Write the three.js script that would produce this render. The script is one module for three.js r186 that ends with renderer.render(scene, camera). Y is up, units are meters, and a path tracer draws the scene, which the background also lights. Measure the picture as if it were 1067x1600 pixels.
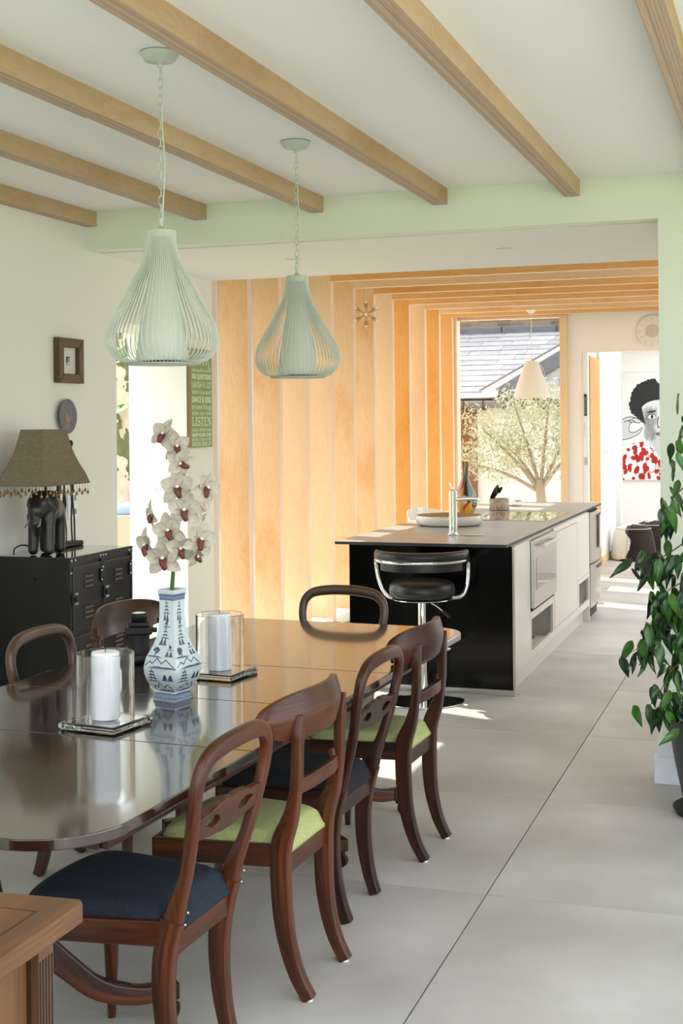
import * as THREE from 'three';
import { RoundedBoxGeometry } from 'three/addons/geometries/RoundedBoxGeometry.js';
import { mergeGeometries } from 'three/addons/utils/BufferGeometryUtils.js';
import { MarchingCubes } from 'three/addons/objects/MarchingCubes.js';

// ---------------------------------------------------------------- camera, sky, sun, exposure
const scene = new THREE.Scene();
const camera = new THREE.PerspectiveCamera(42.1476, 1067 / 1600, 0.05, 200);
camera.position.set(0, 1.6231, 0);
camera.rotation.set(0, 0.32698, -0.0092, 'YXZ');
camera.setViewOffset(1067, 1600, 1.29, 140.45, 1067, 1600);
scene.background = new THREE.Color().setRGB(0.9, 0.97, 1.07);
scene.backgroundIntensity = 1.0;
const sun = new THREE.DirectionalLight(new THREE.Color().setRGB(1, 0.93, 0.82), 2.8);
sun.position.set(-14, 14.22, -4.9).add(new THREE.Vector3(-2.4, 0, -9));
sun.target.position.set(-2.4, 0, -9);
sun.castShadow = true; sun.shadow.radius = 1;
sun.shadow.mapSize.set(4096, 4096);
Object.assign(sun.shadow.camera, { left: -14, right: 14, top: 14, bottom: -14, near: 1, far: 60 });
scene.add(sun, sun.target);
const renderer = new THREE.WebGLRenderer({ antialias: true });
renderer.toneMapping = THREE.LinearToneMapping;
renderer.toneMappingExposure = 3.5;
renderer.shadowMap.enabled = true;

// ---------------------------------------------------------------- helpers
const V = (x, y, z) => new THREE.Vector3(x, y, z);
const PI = Math.PI, lerp = (a, b, t) => a + (b - a) * t, clamp = (x, a = 0, b = 1) => Math.min(b, Math.max(a, x));
const sstep = (a, b, x) => { const t = clamp((x - a) / (b - a)); return t * t * (3 - 2 * t); };
function rng(seed) { let s = seed | 0; return () => { s = (s + 0x6d2b79f5) | 0; let t = Math.imul(s ^ (s >>> 15), 1 | s); t = (t + Math.imul(t ^ (t >>> 7), 61 | t)) ^ t; return ((t ^ (t >>> 14)) >>> 0) / 4294967296; }; }
const hash = (x, y, s) => { let h = Math.imul(x, 374761393) ^ Math.imul(y, 668265263) ^ Math.imul(s + 11, 2147483647 - 1013); h = Math.imul(h ^ (h >>> 13), 1274126177); return ((h ^ (h >>> 16)) >>> 0) / 4294967296; };
function vnoise(x, y, px, py, s) {            // periodic value noise
  const ix = Math.floor(x), iy = Math.floor(y), fx = x - ix, fy = y - iy, u = fx * fx * (3 - 2 * fx), v = fy * fy * (3 - 2 * fy);
  const w = (a, p) => ((a % p) + p) % p, h = (a, b) => hash(w(a, px), w(b, py), s);
  return lerp(lerp(h(ix, iy), h(ix + 1, iy), u), lerp(h(ix, iy + 1), h(ix + 1, iy + 1), u), v);
}
function fbm(u, v, fx, fy, oct, s) { let a = 0.5, t = 0, n = 0; for (let i = 0; i < oct; i++) { t += a * vnoise(u * fx, v * fy, fx, fy, s + i * 17); n += a; a *= 0.5; fx *= 2; fy *= 2; } return t / n; }
function dataTex(w, h, fn, wm = 1, hm = 1, srgb = true) {
  const d = new Uint8Array(w * h * 4);
  for (let y = 0; y < h; y++) for (let x = 0; x < w; x++) { const c = fn(x / w, y / h), o = (y * w + x) * 4; d[o] = clamp(c[0], 0, 255); d[o + 1] = clamp(c[1], 0, 255); d[o + 2] = clamp(c[2], 0, 255); d[o + 3] = 255; }
  const t = new THREE.DataTexture(d, w, h); t.wrapS = t.wrapT = THREE.RepeatWrapping; t.magFilter = THREE.LinearFilter; t.minFilter = THREE.LinearMipmapLinearFilter; t.generateMipmaps = true;
  if (srgb) t.colorSpace = THREE.SRGBColorSpace; t.repeat.set(1 / wm, 1 / hm); t.needsUpdate = true; return t;
}
function canvasTex(w, h, draw) {
  const c = document.createElement('canvas'); c.width = w; c.height = h; draw(c.getContext('2d'), w, h);
  const t = new THREE.CanvasTexture(c); t.colorSpace = THREE.SRGBColorSpace; t.wrapS = t.wrapT = THREE.RepeatWrapping; return t;
}
const mixc = (a, b, t) => [lerp(a[0], b[0], t), lerp(a[1], b[1], t), lerp(a[2], b[2], t)];
const std = (o) => new THREE.MeshStandardMaterial(o), phy = (o) => new THREE.MeshPhysicalMaterial(o);

const taken = {};
function numbered(n) { if (taken[n] === undefined) { taken[n] = 0; return n; } taken[n]++; return n + '_' + String(taken[n]).padStart(3, '0'); }
function part(name, geo, mat, parent, x = 0, y = 0, z = 0) { const m = new THREE.Mesh(geo, mat); m.name = name; m.position.set(x, y, z); m.castShadow = m.receiveShadow = true; parent.add(m); return m; }
function thing(name, label, category, pos = [0, 0, 0], turn = 0, group) { const g = new THREE.Group(); g.name = numbered(name); g.position.set(...pos); g.rotation.y = turn; g.userData = { label, category }; if (group) g.userData.group = group; scene.add(g); return g; }
function solo(name, label, category, geo, mat, pos = [0, 0, 0], group) { const m = part(numbered(name), geo, mat, scene, ...pos); m.userData = { label, category }; if (group) m.userData.group = group; return m; }
function struct(name, geo, mat, label) { const m = geo ? part(numbered(name), geo, mat, scene) : new THREE.Group(); if (!geo) { m.name = numbered(name); scene.add(m); } m.userData = { kind: 'structure' }; if (label) m.userData.label = label; return m; }
function copyOf(o, label, pos, turn) { const c = o.clone(); c.name = numbered(o.name.replace(/_\d{3}$/, '')); c.userData = { ...o.userData }; if (label) c.userData.label = label; if (pos) c.position.set(...pos); if (turn !== undefined) c.rotation.y = turn; scene.add(c); return c; }

// uv in metres: the texture's v follows the grain axis
function boxUV(g, grain = 'y', off = [0, 0]) {
  const p = g.attributes.position, n = g.attributes.normal, uv = new Float32Array(p.count * 2);
  for (let i = 0; i < p.count; i++) {
    const c = { x: p.getX(i), y: p.getY(i), z: p.getZ(i) }, a = [Math.abs(n.getX(i)), Math.abs(n.getY(i)), Math.abs(n.getZ(i))];
    const d = a[0] >= a[1] && a[0] >= a[2] ? 'x' : a[1] >= a[2] ? 'y' : 'z', rest = ['x', 'y', 'z'].filter((k) => k !== d);
    const vv = rest.includes(grain) ? grain : rest[1], uu = rest.find((k) => k !== vv);
    uv[i * 2] = c[uu] + off[0]; uv[i * 2 + 1] = c[vv] + off[1];
  }
  g.setAttribute('uv', new THREE.BufferAttribute(uv, 2)); return g;
}
function box(x0, x1, y0, y1, z0, z1, grain = 'y', off) { const g = new THREE.BoxGeometry(Math.abs(x1 - x0), Math.abs(y1 - y0), Math.abs(z1 - z0)); g.translate((x0 + x1) / 2, (y0 + y1) / 2, (z0 + z1) / 2); return boxUV(g, grain, off); }
function rbox(x0, x1, y0, y1, z0, z1, r = 0.004, grain = 'y', seg = 2) { const g = new RoundedBoxGeometry(Math.abs(x1 - x0), Math.abs(y1 - y0), Math.abs(z1 - z0), seg, r); g.translate((x0 + x1) / 2, (y0 + y1) / 2, (z0 + z1) / 2); return boxUV(g, grain); }
function scaleUV(g, a, b) { const u = g.attributes.uv; for (let i = 0; i < u.count; i++) u.setXY(i, u.getX(i) * a, u.getY(i) * b); return g; }
function lathe(pts, seg = 32, su = 1, sv = 1) { return scaleUV(new THREE.LatheGeometry(pts.map(([r, y]) => new THREE.Vector2(Math.max(r, 0.00001), y)), seg), su, sv); }
function curve(pts, n, closed = false) { return new THREE.CatmullRomCurve3(pts.map((p) => (p.isVector3 ? p : V(...p))), closed, 'centripetal').getPoints(n); }
function tube(pts, r, n = 24, rs = 8, closed = false) { return new THREE.TubeGeometry(new THREE.CatmullRomCurve3(pts.map((p) => (p.isVector3 ? p : V(...p))), closed, 'centripetal'), n, r, rs, closed); }
const merge = (a) => { const c = a.map((g) => { const h = g.index ? g.toNonIndexed() : g.clone(); for (const k of Object.keys(h.attributes)) if (!['position', 'normal', 'uv'].includes(k)) h.deleteAttribute(k); return h; }); return mergeGeometries(c); };
const fnOf = (f) => (typeof f === 'function' ? f : () => f);
// a section w (along ref) by d swept along a dense path; e: 2 = ellipse, higher = squarer
function sweep(path, w, d, ref, { e = 5, n = 16, closed = false, cap = true } = {}) {
  w = fnOf(w); d = fnOf(d); const m = path.length, pos = [], uv = [], idx = []; let run = 0; const T = V(), N = V(), B = V();
  for (let i = 0; i < m; i++) {
    const a = path[closed ? (i - 1 + m) % m : Math.max(i - 1, 0)], b = path[closed ? (i + 1) % m : Math.min(i + 1, m - 1)];
    T.subVectors(b, a).normalize(); N.copy(ref).addScaledVector(T, -ref.dot(T)).normalize(); B.crossVectors(T, N);
    if (i) run += path[i].distanceTo(path[i - 1]); const t = i / (m - 1), hw = w(t) / 2, hd = d(t) / 2; let per = 0;
    for (let j = 0; j <= n; j++) {
      const q = (j / n) * 2 * PI, c = Math.cos(q), s = Math.sin(q), x = Math.sign(c) * Math.pow(Math.abs(c), 2 / e) * hw, y = Math.sign(s) * Math.pow(Math.abs(s), 2 / e) * hd;
      pos.push(path[i].x + N.x * x + B.x * y, path[i].y + N.y * x + B.y * y, path[i].z + N.z * x + B.z * y); per = (j / n) * 2 * (hw + hd) * 1.7; uv.push(per, run);
    }
  }
  const R = n + 1, rows = closed ? m : m - 1;
  for (let i = 0; i < rows; i++) for (let j = 0; j < n; j++) { const a = i * R + j, b = ((i + 1) % m) * R + j; idx.push(a, a + 1, b, b, a + 1, b + 1); }
  const g = new THREE.BufferGeometry(); g.setAttribute('position', new THREE.Float32BufferAttribute(pos, 3)); g.setAttribute('uv', new THREE.Float32BufferAttribute(uv, 2)); g.setIndex(idx); g.computeVertexNormals();
  const nn = g.attributes.normal; for (let i = 0; i < m; i++) { const a = i * R, b = a + n, v = V(nn.getX(a) + nn.getX(b), nn.getY(a) + nn.getY(b), nn.getZ(a) + nn.getZ(b)).normalize(); nn.setXYZ(a, v.x, v.y, v.z); nn.setXYZ(b, v.x, v.y, v.z); }
  // make sure the normals point outwards
  const k = Math.floor(m / 2) * R, out = V(pos[k * 3], pos[k * 3 + 1], pos[k * 3 + 2]).sub(path[Math.floor(m / 2)]);
  if (out.dot(V(nn.getX(k), nn.getY(k), nn.getZ(k))) < 0) { for (let i = 0; i < nn.count; i++) nn.setXYZ(i, -nn.getX(i), -nn.getY(i), -nn.getZ(i)); const ix = g.index.array; for (let i = 0; i < ix.length; i += 3) { const q = ix[i]; ix[i] = ix[i + 1]; ix[i + 1] = q; } }
  if (closed || !cap) return g;
  const caps = [0, m - 1].map((i) => { const P = [], I = [], U = []; P.push(path[i].x, path[i].y, path[i].z); U.push(0, 0); for (let j = 0; j <= n; j++) { const q = (i * R + j) * 3; P.push(pos[q], pos[q + 1], pos[q + 2]); U.push(j * 0.01, 0.02); } for (let j = 1; j <= n; j++) i ? I.push(0, j, j + 1) : I.push(0, j + 1, j); const c = new THREE.BufferGeometry(); c.setAttribute('position', new THREE.Float32BufferAttribute(P, 3)); c.setAttribute('uv', new THREE.Float32BufferAttribute(U, 2)); c.setIndex(I); c.computeVertexNormals(); return c; });
  return merge([g, ...caps]);
}
// a plate given by u in -1..1 and v in 0..1: P(u, v) is its middle surface, thickness th along dir
function plate(nu, nv, P, th, dir = V(0, 0, 1)) {
  const side = (s) => { const pos = [], uv = [], idx = []; for (let i = 0; i <= nu; i++) for (let j = 0; j <= nv; j++) { const u = -1 + (2 * i) / nu, v = j / nv, p = P(u, v), t = fnOf(th)(u, v); pos.push(p.x + dir.x * s * t / 2, p.y + dir.y * s * t / 2, p.z + dir.z * s * t / 2); uv.push(p.y, p.x); }
    for (let i = 0; i < nu; i++) for (let j = 0; j < nv; j++) { const a = i * (nv + 1) + j, b = a + nv + 1; s > 0 ? idx.push(a, b, a + 1, b, b + 1, a + 1) : idx.push(a, a + 1, b, b, a + 1, b + 1); }
    const g = new THREE.BufferGeometry(); g.setAttribute('position', new THREE.Float32BufferAttribute(pos, 3)); g.setAttribute('uv', new THREE.Float32BufferAttribute(uv, 2)); g.setIndex(idx); g.computeVertexNormals(); return g; };
  const rim = []; for (let i = 0; i <= nu; i++) rim.push([-1 + (2 * i) / nu, 0]); for (let j = 1; j <= nv; j++) rim.push([1, j / nv]); for (let i = nu - 1; i >= 0; i--) rim.push([-1 + (2 * i) / nu, 1]); for (let j = nv - 1; j >= 0; j--) rim.push([-1, j / nv]);
  const pos = [], uv = [], idx = []; rim.forEach(([u, v], k) => { const p = P(u, v), t = fnOf(th)(u, v); for (const s of [1, -1]) { pos.push(p.x + dir.x * s * t / 2, p.y + dir.y * s * t / 2, p.z + dir.z * s * t / 2); uv.push(s * 0.01, k * 0.01); } if (k) { const a = (k - 1) * 2; idx.push(a, a + 1, a + 2, a + 2, a + 1, a + 3); } });
  const g = new THREE.BufferGeometry(); g.setAttribute('position', new THREE.Float32BufferAttribute(pos, 3)); g.setAttribute('uv', new THREE.Float32BufferAttribute(uv, 2)); g.setIndex(idx); g.computeVertexNormals();
  return merge([side(1), side(-1), g]);
}
// one continuous surface round tapered bones: [[x,y,z,r],[x,y,z,r]]
function blob(bones, k, res, lo, hi) {
  const mc = new MarchingCubes(res, std({}), false, false, 400000); mc.isolation = 0; const sz = V().subVectors(hi, lo), S = Math.max(sz.x, sz.y, sz.z), c = V().addVectors(lo, hi).multiplyScalar(0.5);
  const p = V(), a = V(), ab = V();
  for (let z = 0; z < res; z++) for (let y = 0; y < res; y++) for (let x = 0; x < res; x++) {
    p.set((x / (res / 2) - 1) * S / 2 + c.x, (y / (res / 2) - 1) * S / 2 + c.y, (z / (res / 2) - 1) * S / 2 + c.z); let d = 1e9;
    for (const [A, B] of bones) { a.set(A[0], A[1], A[2]); ab.set(B[0] - A[0], B[1] - A[1], B[2] - A[2]); const L = ab.lengthSq(), t = L < 1e-12 ? 0 : clamp(p.clone().sub(a).dot(ab) / L), q = p.distanceTo(a.addScaledVector(ab, t)) - lerp(A[3], B[3], t); const h = clamp(0.5 + 0.5 * (d - q) / k); d = lerp(d, q, h) - k * h * (1 - h); }
    mc.field[x + y * res + z * res * res] = -d;
  }
  mc.update(); const n = mc.count, pos = mc.positionArray.slice(0, n * 3), g = new THREE.BufferGeometry();
  for (let i = 0; i < n; i++) { pos[i * 3] = pos[i * 3] * S / 2 + c.x; pos[i * 3 + 1] = pos[i * 3 + 1] * S / 2 + c.y; pos[i * 3 + 2] = pos[i * 3 + 2] * S / 2 + c.z; }
  g.setAttribute('position', new THREE.BufferAttribute(pos, 3)); g.setAttribute('normal', new THREE.BufferAttribute(mc.normalArray.slice(0, n * 3), 3)); g.setAttribute('uv', new THREE.BufferAttribute(new Float32Array(n * 2), 2)); return boxUV(g, 'y');
}

// ---------------------------------------------------------------- materials
function woodTex(dark, light, seed, { w = 384, h = 768, wm = 0.35, hm = 1.1, line = 26, wave = 0.5, streak = 0.5 } = {}) {
  return dataTex(w, h, (u, v) => { const warp = fbm(u, v, 3, 2, 3, seed) * wave, ring = 0.5 + 0.5 * Math.sin((u * line + warp * line * 0.6) * 2 * PI), fine = vnoise(u * 180, v * 6, 180, 6, seed + 5), broad = fbm(u, v, 4, 3, 3, seed + 9);
    return mixc(dark, light, clamp(0.25 + 0.28 * ring * streak + 0.3 * (fine - 0.5) + 0.75 * (broad - 0.4))); }, wm, hm);
}
function plyTex(base, deep, seed) {
  return dataTex(512, 1024, (u, v) => { const n = fbm(u, v, 3, 3, 4, seed), c = 0.5 + 0.5 * Math.sin(n * 60 + fbm(u, v, 8, 3, 2, seed + 3) * 5), pore = vnoise(u * 220, v * 20, 220, 20, seed + 7), blot = fbm(u, v, 2, 3, 4, seed + 21);
    return mixc(base, deep, clamp(0.1 + 0.12 * c * c + 0.14 * (pore - 0.5) + 1.3 * Math.max(0, blot - 0.5))); }, 0.42, 1.3);
}
const lvlTex = (a, b, seed) => dataTex(256, 256, (u, v) => { const s = vnoise(u * 26, v * 1, 26, 1, seed), f = vnoise(u * 90, v * 12, 90, 12, seed + 2), k = vnoise(u * 40, v * 40, 40, 40, seed + 4) > 0.93 ? 0.4 : 0; return mixc(a, b, clamp(s * 0.8 + 0.3 * (f - 0.5) + k)); }, 0.075, 0.9);
const cloud = (a, b, f, seed, wm, hm = wm) => dataTex(512, 512, (u, v) => { const n = fbm(u, v, f, f, 5, seed), s = hash(Math.floor(u * 512), Math.floor(v * 512), seed); return mixc(a, b, clamp((n - 0.3) * 2.2 + 0.12 * (s - 0.5) + (s > 0.9985 ? 0.9 : 0))); }, wm, hm);
const weave = dataTex(128, 128, (u, v) => { const a = Math.sin(u * 64 * PI) * Math.sin(v * 64 * PI), n = vnoise(u * 64, v * 16, 64, 16, 3) * 0.6 + vnoise(u * 16, v * 64, 16, 64, 5) * 0.4, x = 150 + 40 * a + 90 * (n - 0.5); return [x, x, x]; }, 0.06, 0.06, false);
const fabricTex = (a, b, seed) => dataTex(256, 256, (u, v) => { const n = vnoise(u * 128, v * 20, 128, 20, seed) * 0.5 + vnoise(u * 20, v * 128, 20, 128, seed + 1) * 0.5; return mixc(a, b, n); }, 0.12, 0.12);

const M = {};
M.wall = std({ color: 0xe6e5da, roughness: 0.9 });
M.green = std({ color: 0xe6ebd9, roughness: 0.9 });
M.ceil = std({ color: 0xeeede7, roughness: 0.92 });
M.white = std({ color: 0xf1efea, roughness: 0.85 });
M.trimWhite = std({ color: 0xe9eef2, roughness: 0.55 });
M.grout = std({ color: 0x4c463e, roughness: 0.95 });
const tileMap = cloud([178, 175, 168], [205, 203, 197], 4, 31, 1.9);
const tileRough = dataTex(256, 256, (u, v) => { const n = 105 + 60 * fbm(u, v, 6, 6, 4, 77); return [n, n, n]; }, 1.9, 1.9, false);
M.tile = std({ map: tileMap, roughnessMap: tileRough, roughness: 0.95 });
M.ply = [plyTex([226, 199, 162], [206, 150, 82], 3), plyTex([228, 204, 170], [212, 172, 122], 19), plyTex([222, 180, 120], [202, 138, 62], 41), plyTex([218, 164, 90], [200, 126, 40], 57)].map((t) => std({ map: t, roughness: 0.55 }));
M.lvl = std({ map: lvlTex([240, 220, 196], [214, 184, 154], 5), roughness: 0.6 });
M.beamSide = [plyTex([196, 170, 132], [164, 132, 92], 71), plyTex([186, 160, 122], [158, 126, 86], 83)].map((t) => std({ map: t, roughness: 0.65 }));
M.beamEdge = std({ map: lvlTex([200, 176, 148], [150, 126, 100], 91), roughness: 0.7 });
M.mahog = [woodTex([30, 11, 4], [96, 44, 16], 11), woodTex([40, 16, 6], [118, 60, 22], 13), woodTex([26, 12, 6], [76, 40, 20], 17)].map((t) => phy({ map: t, roughness: 0.36, specularIntensity: 0.7, clearcoat: 0.12, clearcoatRoughness: 0.2 }));
M.walnutBack = phy({ map: woodTex([42, 23, 11], [104, 66, 35], 23), roughness: 0.34, clearcoat: 0.3, clearcoatRoughness: 0.2 });
M.table = phy({ map: woodTex([28, 13, 7], [58, 31, 17], 29, { wm: 0.6, hm: 1.6, line: 14 }), roughness: 0.17, specularIntensity: 1, clearcoat: 1, clearcoatRoughness: 0.07, ior: 1.55 });
M.desk = phy({ map: woodTex([70, 41, 16], [132, 88, 42], 37, { wm: 0.3, hm: 0.9 }), roughness: 0.5, clearcoat: 0.25, clearcoatRoughness: 0.35 });
M.darkLine = std({ color: 0x1a130e, roughness: 0.5 });
M.brass = std({ color: 0x40341f, metalness: 0.9, roughness: 0.45 });
M.chrome = std({ color: 0xe6e8ea, metalness: 1, roughness: 0.06 });
M.steel = std({ color: 0xc4c2bc, metalness: 1, roughness: 0.28 });
M.alu = std({ color: 0xcfd2d4, metalness: 1, roughness: 0.35 });
M.blackGloss = phy({ color: 0x050505, roughness: 0.16, specularIntensity: 0.45 });
M.blackLeather = phy({ color: 0x0d0d0e, roughness: 0.38, clearcoat: 0.2, clearcoatRoughness: 0.3 });
M.blackMatte = std({ color: 0x0c0c0c, roughness: 0.55 });
M.worktop = phy({ map: cloud([158, 154, 148], [172, 168, 161], 9, 61, 0.7), roughness: 0.3 });
M.worktopEdge = std({ color: 0x2e2c2a, roughness: 0.5 });
M.gloss = phy({ color: 0xdcdad1, roughness: 0.12, clearcoat: 0.6, clearcoatRoughness: 0.05 });
M.cabMatte = std({ color: 0xd8d5cb, roughness: 0.35 });
M.darkGlass = phy({ color: 0x0b0c0d, roughness: 0.03, clearcoat: 1, clearcoatRoughness: 0.01 });
M.glassPane = phy({ color: 0xffffff, transmission: 1, thickness: 0, roughness: 0, ior: 1.45 });
M.glass = phy({ color: 0xffffff, transmission: 1, thickness: 0.02, roughness: 0, ior: 1.48, attenuationColor: new THREE.Color(0xeef8f4), attenuationDistance: 0.6 });
M.thinGlass = phy({ color: 0xffffff, transmission: 1, thickness: 0, roughness: 0, ior: 1.5 });
M.wax = phy({ color: 0xeef1f4, roughness: 0.45 });
M.sage = std({ color: 0xc3cabb, roughness: 0.5 });
M.shadeWhite = std({ color: 0xf0ebe1, roughness: 0.7 });
M.greenSeat = std({ map: fabricTex([152, 158, 98], [192, 196, 138], 3), bumpMap: weave, bumpScale: 0.0006, roughness: 0.95 });
M.blueSeat = std({ map: fabricTex([14, 22, 34], [34, 48, 66], 7), bumpMap: weave, bumpScale: 0.0006, roughness: 0.95 });
M.navySeat = std({ map: fabricTex([13, 14, 18], [30, 32, 38], 9), bumpMap: weave, bumpScale: 0.0006, roughness: 0.95 });
M.lockerBlack = std({ map: cloud([15, 15, 14], [22, 22, 21], 6, 97, 0.6), roughness: 0.3, metalness: 0.2 });
M.lockerEdge = std({ color: 0x5b584f, metalness: 0.8, roughness: 0.42 });
M.rivet = std({ color: 0xd0cec6, metalness: 1, roughness: 0.3 });
M.taupe = std({ map: dataTex(256, 256, (u, v) => { const n = vnoise(u * 12, v * 120, 12, 120, 4) * 0.6 + vnoise(u * 90, v * 90, 90, 90, 8) * 0.4; return mixc([98, 86, 68], [138, 124, 100], n); }, 0.2, 0.2), roughness: 0.85 });
M.amber = phy({ color: 0x8a5a14, roughness: 0.15, clearcoat: 1 });
M.bronze = std({ color: 0x1d1815, metalness: 0.4, roughness: 0.5 });
M.ebony = std({ map: cloud([16, 15, 14], [42, 40, 36], 8, 111, 0.12), roughness: 0.35 });
M.tepal = std({ map: dataTex(128, 128, (u, v) => { const n = fbm(u, v, 8, 8, 3, 5), st = Math.pow(Math.abs(Math.sin(u * 9 * PI)), 8) * 0.12; return mixc([192, 186, 168], [178, 152, 142], clamp((n - 0.45) * 1.5 + st)); }, 0.08, 0.08), roughness: 0.7, side: THREE.DoubleSide });
M.lip = std({ map: dataTex(64, 64, (u, v) => mixc([70, 22, 22], [140, 74, 66], fbm(u, v, 8, 8, 3, 8)), 0.03, 0.03), roughness: 0.6 });
M.lipWhite = std({ color: 0xeee6dc, roughness: 0.6 });
M.stem = std({ color: 0x4c6a2c, roughness: 0.6 });
M.leafs = [0x1a3f14, 0x2a561a, 0x143017, 0x3a6a1e].map((c) => phy({ color: c, roughness: 0.35, clearcoat: 0.3, clearcoatRoughness: 0.25, side: THREE.DoubleSide }));
M.bark = std({ color: 0x6d5a45, roughness: 0.9 });
M.pot = std({ color: 0x30353d, roughness: 0.45 });
M.soil = std({ color: 0x1b1611, roughness: 1 });
// ---------------------------------------------------------------- the setting
const XL = -3.436, ZL = -6.07, XR = 0.95, CEIL = 2.715, ZB = 1.3, ZF = -14.05;
{ // floor: large tiles with dark joints
  const floor = struct('floor', null, null, 'large pale grey porcelain floor tiles');
  part('grout_bed', box(-3.85, 2.2, -0.12, -0.006, -18.4, ZB), M.grout, floor);
  const r = rng(5), geos = {}, G = 0.0036, GX = 0.0055;
  const xs = [-3.85, -3.404, -2.204, -1.004, 0.196, 1.396, 2.2], zs = [ZB]; for (let z = 0.335; z > -18.3; z -= 1.2) zs.push(z); zs.push(-18.4);
  for (let i = 0; i < xs.length - 1; i++) for (let j = 0; j < zs.length - 1; j++) {
    const w = xs[i + 1] - xs[i] - GX, d = zs[j] - zs[j + 1] - G, key = w.toFixed(2) + d.toFixed(2) + Math.floor(r() * 4);
    geos[key] ??= boxUV(new THREE.BoxGeometry(w, 0.012, d), 'z', [r() * 3, r() * 3]);
    part('tile', geos[key], M.tile, floor, (xs[i] + xs[i + 1]) / 2, -0.006, (zs[j] + zs[j + 1]) / 2);
  }
}
// left wall with the garden door opening
const wl = struct('wall_left', merge([box(XL - 0.385, XL, 0, 3.0, -6.38, ZB), box(XL - 0.385, XL, 2.175, 3.0, -7.254, -6.38), box(XL - 0.385, XL, 0, 3.0, -7.638, -7.254)]), M.wall, 'pale off-white plaster wall');
struct('wall_back', merge([box(XL, -3.1, 0, 3, ZB, ZB + 0.2), box(1.9, 2.2, 0, 3, ZB, ZB + 0.2), box(-3.1, 1.9, 2.6, 3, ZB, ZB + 0.2)]), M.wall);
struct('wall_right', merge([box(2.0, 2.2, 0, 3, -6.37, -5.6), box(2.0, 2.2, 2.6, 3, -5.6, 1.0), box(2.0, 2.2, 0, 3, 1.0, ZB)]), M.wall);
struct('wall_pier', box(-0.556, 2.0, 0, CEIL, ZL - 0.3, ZL), M.green, 'pale green wall beside the opening');
struct('wall_lintel', merge([box(XL, -0.556, 2.52, CEIL, ZL - 0.1, ZL), box(XL, -0.556, 2.565, CEIL, ZL - 0.14, ZL - 0.1)]), M.green, 'pale green beam across the opening');
{ const b = struct('baseboard_right', null); part('skirting_board', rbox(-0.592, 1.99, 0, 0.12, ZL, ZL + 0.028, 0.004), M.trimWhite, b); part('skirting_cap', rbox(-0.58, 1.99, 0.12, 0.19, ZL, ZL + 0.02, 0.004), M.trimWhite, b); part('skirting_return', rbox(-0.592, -0.556, 0, 0.12, ZL - 0.3, ZL, 0.004), M.trimWhite, b); part('skirting_return_cap', rbox(-0.58, -0.556, 0.12, 0.19, ZL - 0.3, ZL, 0.004), M.trimWhite, b); }
struct('ceiling', merge([box(XL, 2.2, CEIL, 3.0, ZL - 0.14, -1.95), box(XL, -2.9, CEIL, 3.0, -1.95, ZB), box(1.9, 2.2, CEIL, 3.0, -1.95, ZB), box(-2.9, 1.9, CEIL, 3.0, 1.1, ZB)]), M.ceil, 'white ceiling of the dining room with a rooflight at its near end');
struct('ceiling', box(XL, XR, 2.52, 3.0, -7.66, ZL - 0.14), M.ceil, 'white ceiling of the kitchen');
struct('wall_kitchen_right', merge([box(XR, XR + 0.2, 0, 0.15, -14.2, ZL - 0.3), box(XR, XR + 0.2, 2.68, 3.0, -14.2, ZL - 0.3), box(XR, XR + 0.2, 0.15, 2.68, -10.9, ZL - 0.3), box(XR, XR + 0.2, 0.15, 2.68, -14.2, -12.4)]), M.white, 'white kitchen wall with a long window');
// dining room ceiling beams: two boards each, butted end to end
for (let k = 0; k < 9; k++) {
  const xr = -3.373 + 0.618 * k, x0 = k ? xr - 0.068 : XL, b = struct('ceiling_beam', null, null, 'brown laminated timber ceiling beam'), zj = [-3.2, -2.2, -3.9, -2.75, -2.3, -2.9][k % 6];
  for (const [za, zb, e] of [[zj - 0.001, ZL, 0], [ZB, zj + 0.001, 0.0025]]) { const g = new THREE.BoxGeometry(xr - x0 + e, 0.075 + e, za - zb); g.translate((x0 + xr) / 2, CEIL - 0.0375 - e / 2, (za + zb) / 2); boxUV(g, 'z', [k * 0.37, k * 0.71]); const s = M.beamSide[(k + (e ? 1 : 0)) % 2]; part('board', g, [s, s, M.beamEdge, M.beamEdge, s, s], b); }
}
// plywood portal frames: wall fins and ceiling fins
const FZ = (k) => -7.64 - 0.5675 * k, FIN = 0.07, FD = 0.46, tone = [0, 0, 0, 1, 1, 0, 0, 1, 3, 1, 3, 2];
for (let k = 0; k < 12; k++) {
  const f = struct('portal_frame', null, null, 'birch plywood frame of wall fin and ceiling fin'), z = FZ(k), mp = M.ply[tone[k]], mc = M.ply[[0, 1, 0, 1, 2, 1, 2, 2, 2, 0, 0, 2][k]];
  const g = box(XL - FD, XL, 0, 3.0, z - FIN, z, 'y', [k * 0.29, k * 0.53]); part('wall_fin', g, [M.lvl, mp, mp, mp, mp, mp], f);
  if (k >= 1) for (const [xa, xb, o] of [[XL, -1.9 + 0.17 * ((k * 5) % 7) - 0.4, 0], [-1.9 + 0.17 * ((k * 5) % 7) - 0.4, XR, 1]]) { const h = box(xa + 0.0006, xb, 2.735, 3.0, z - FIN, z, 'x', [k * 0.31 + o, k * 0.47]); part('ceiling_fin', h, [mc, mc, mc, M.lvl, mc, mc], f); }
  if (k < 2) part('metal_channel', rbox(XL - 0.03, XL + 0.0015, 0.08, 2.99, z - FIN - 0.03, z - FIN, 0.003), M.alu, f);
}
struct('trim_1', box(XL - FD, XL - 0.002, 0, 0.076, FZ(11), FZ(0) - FIN), M.white, 'low white sill between the plywood fins');
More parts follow.
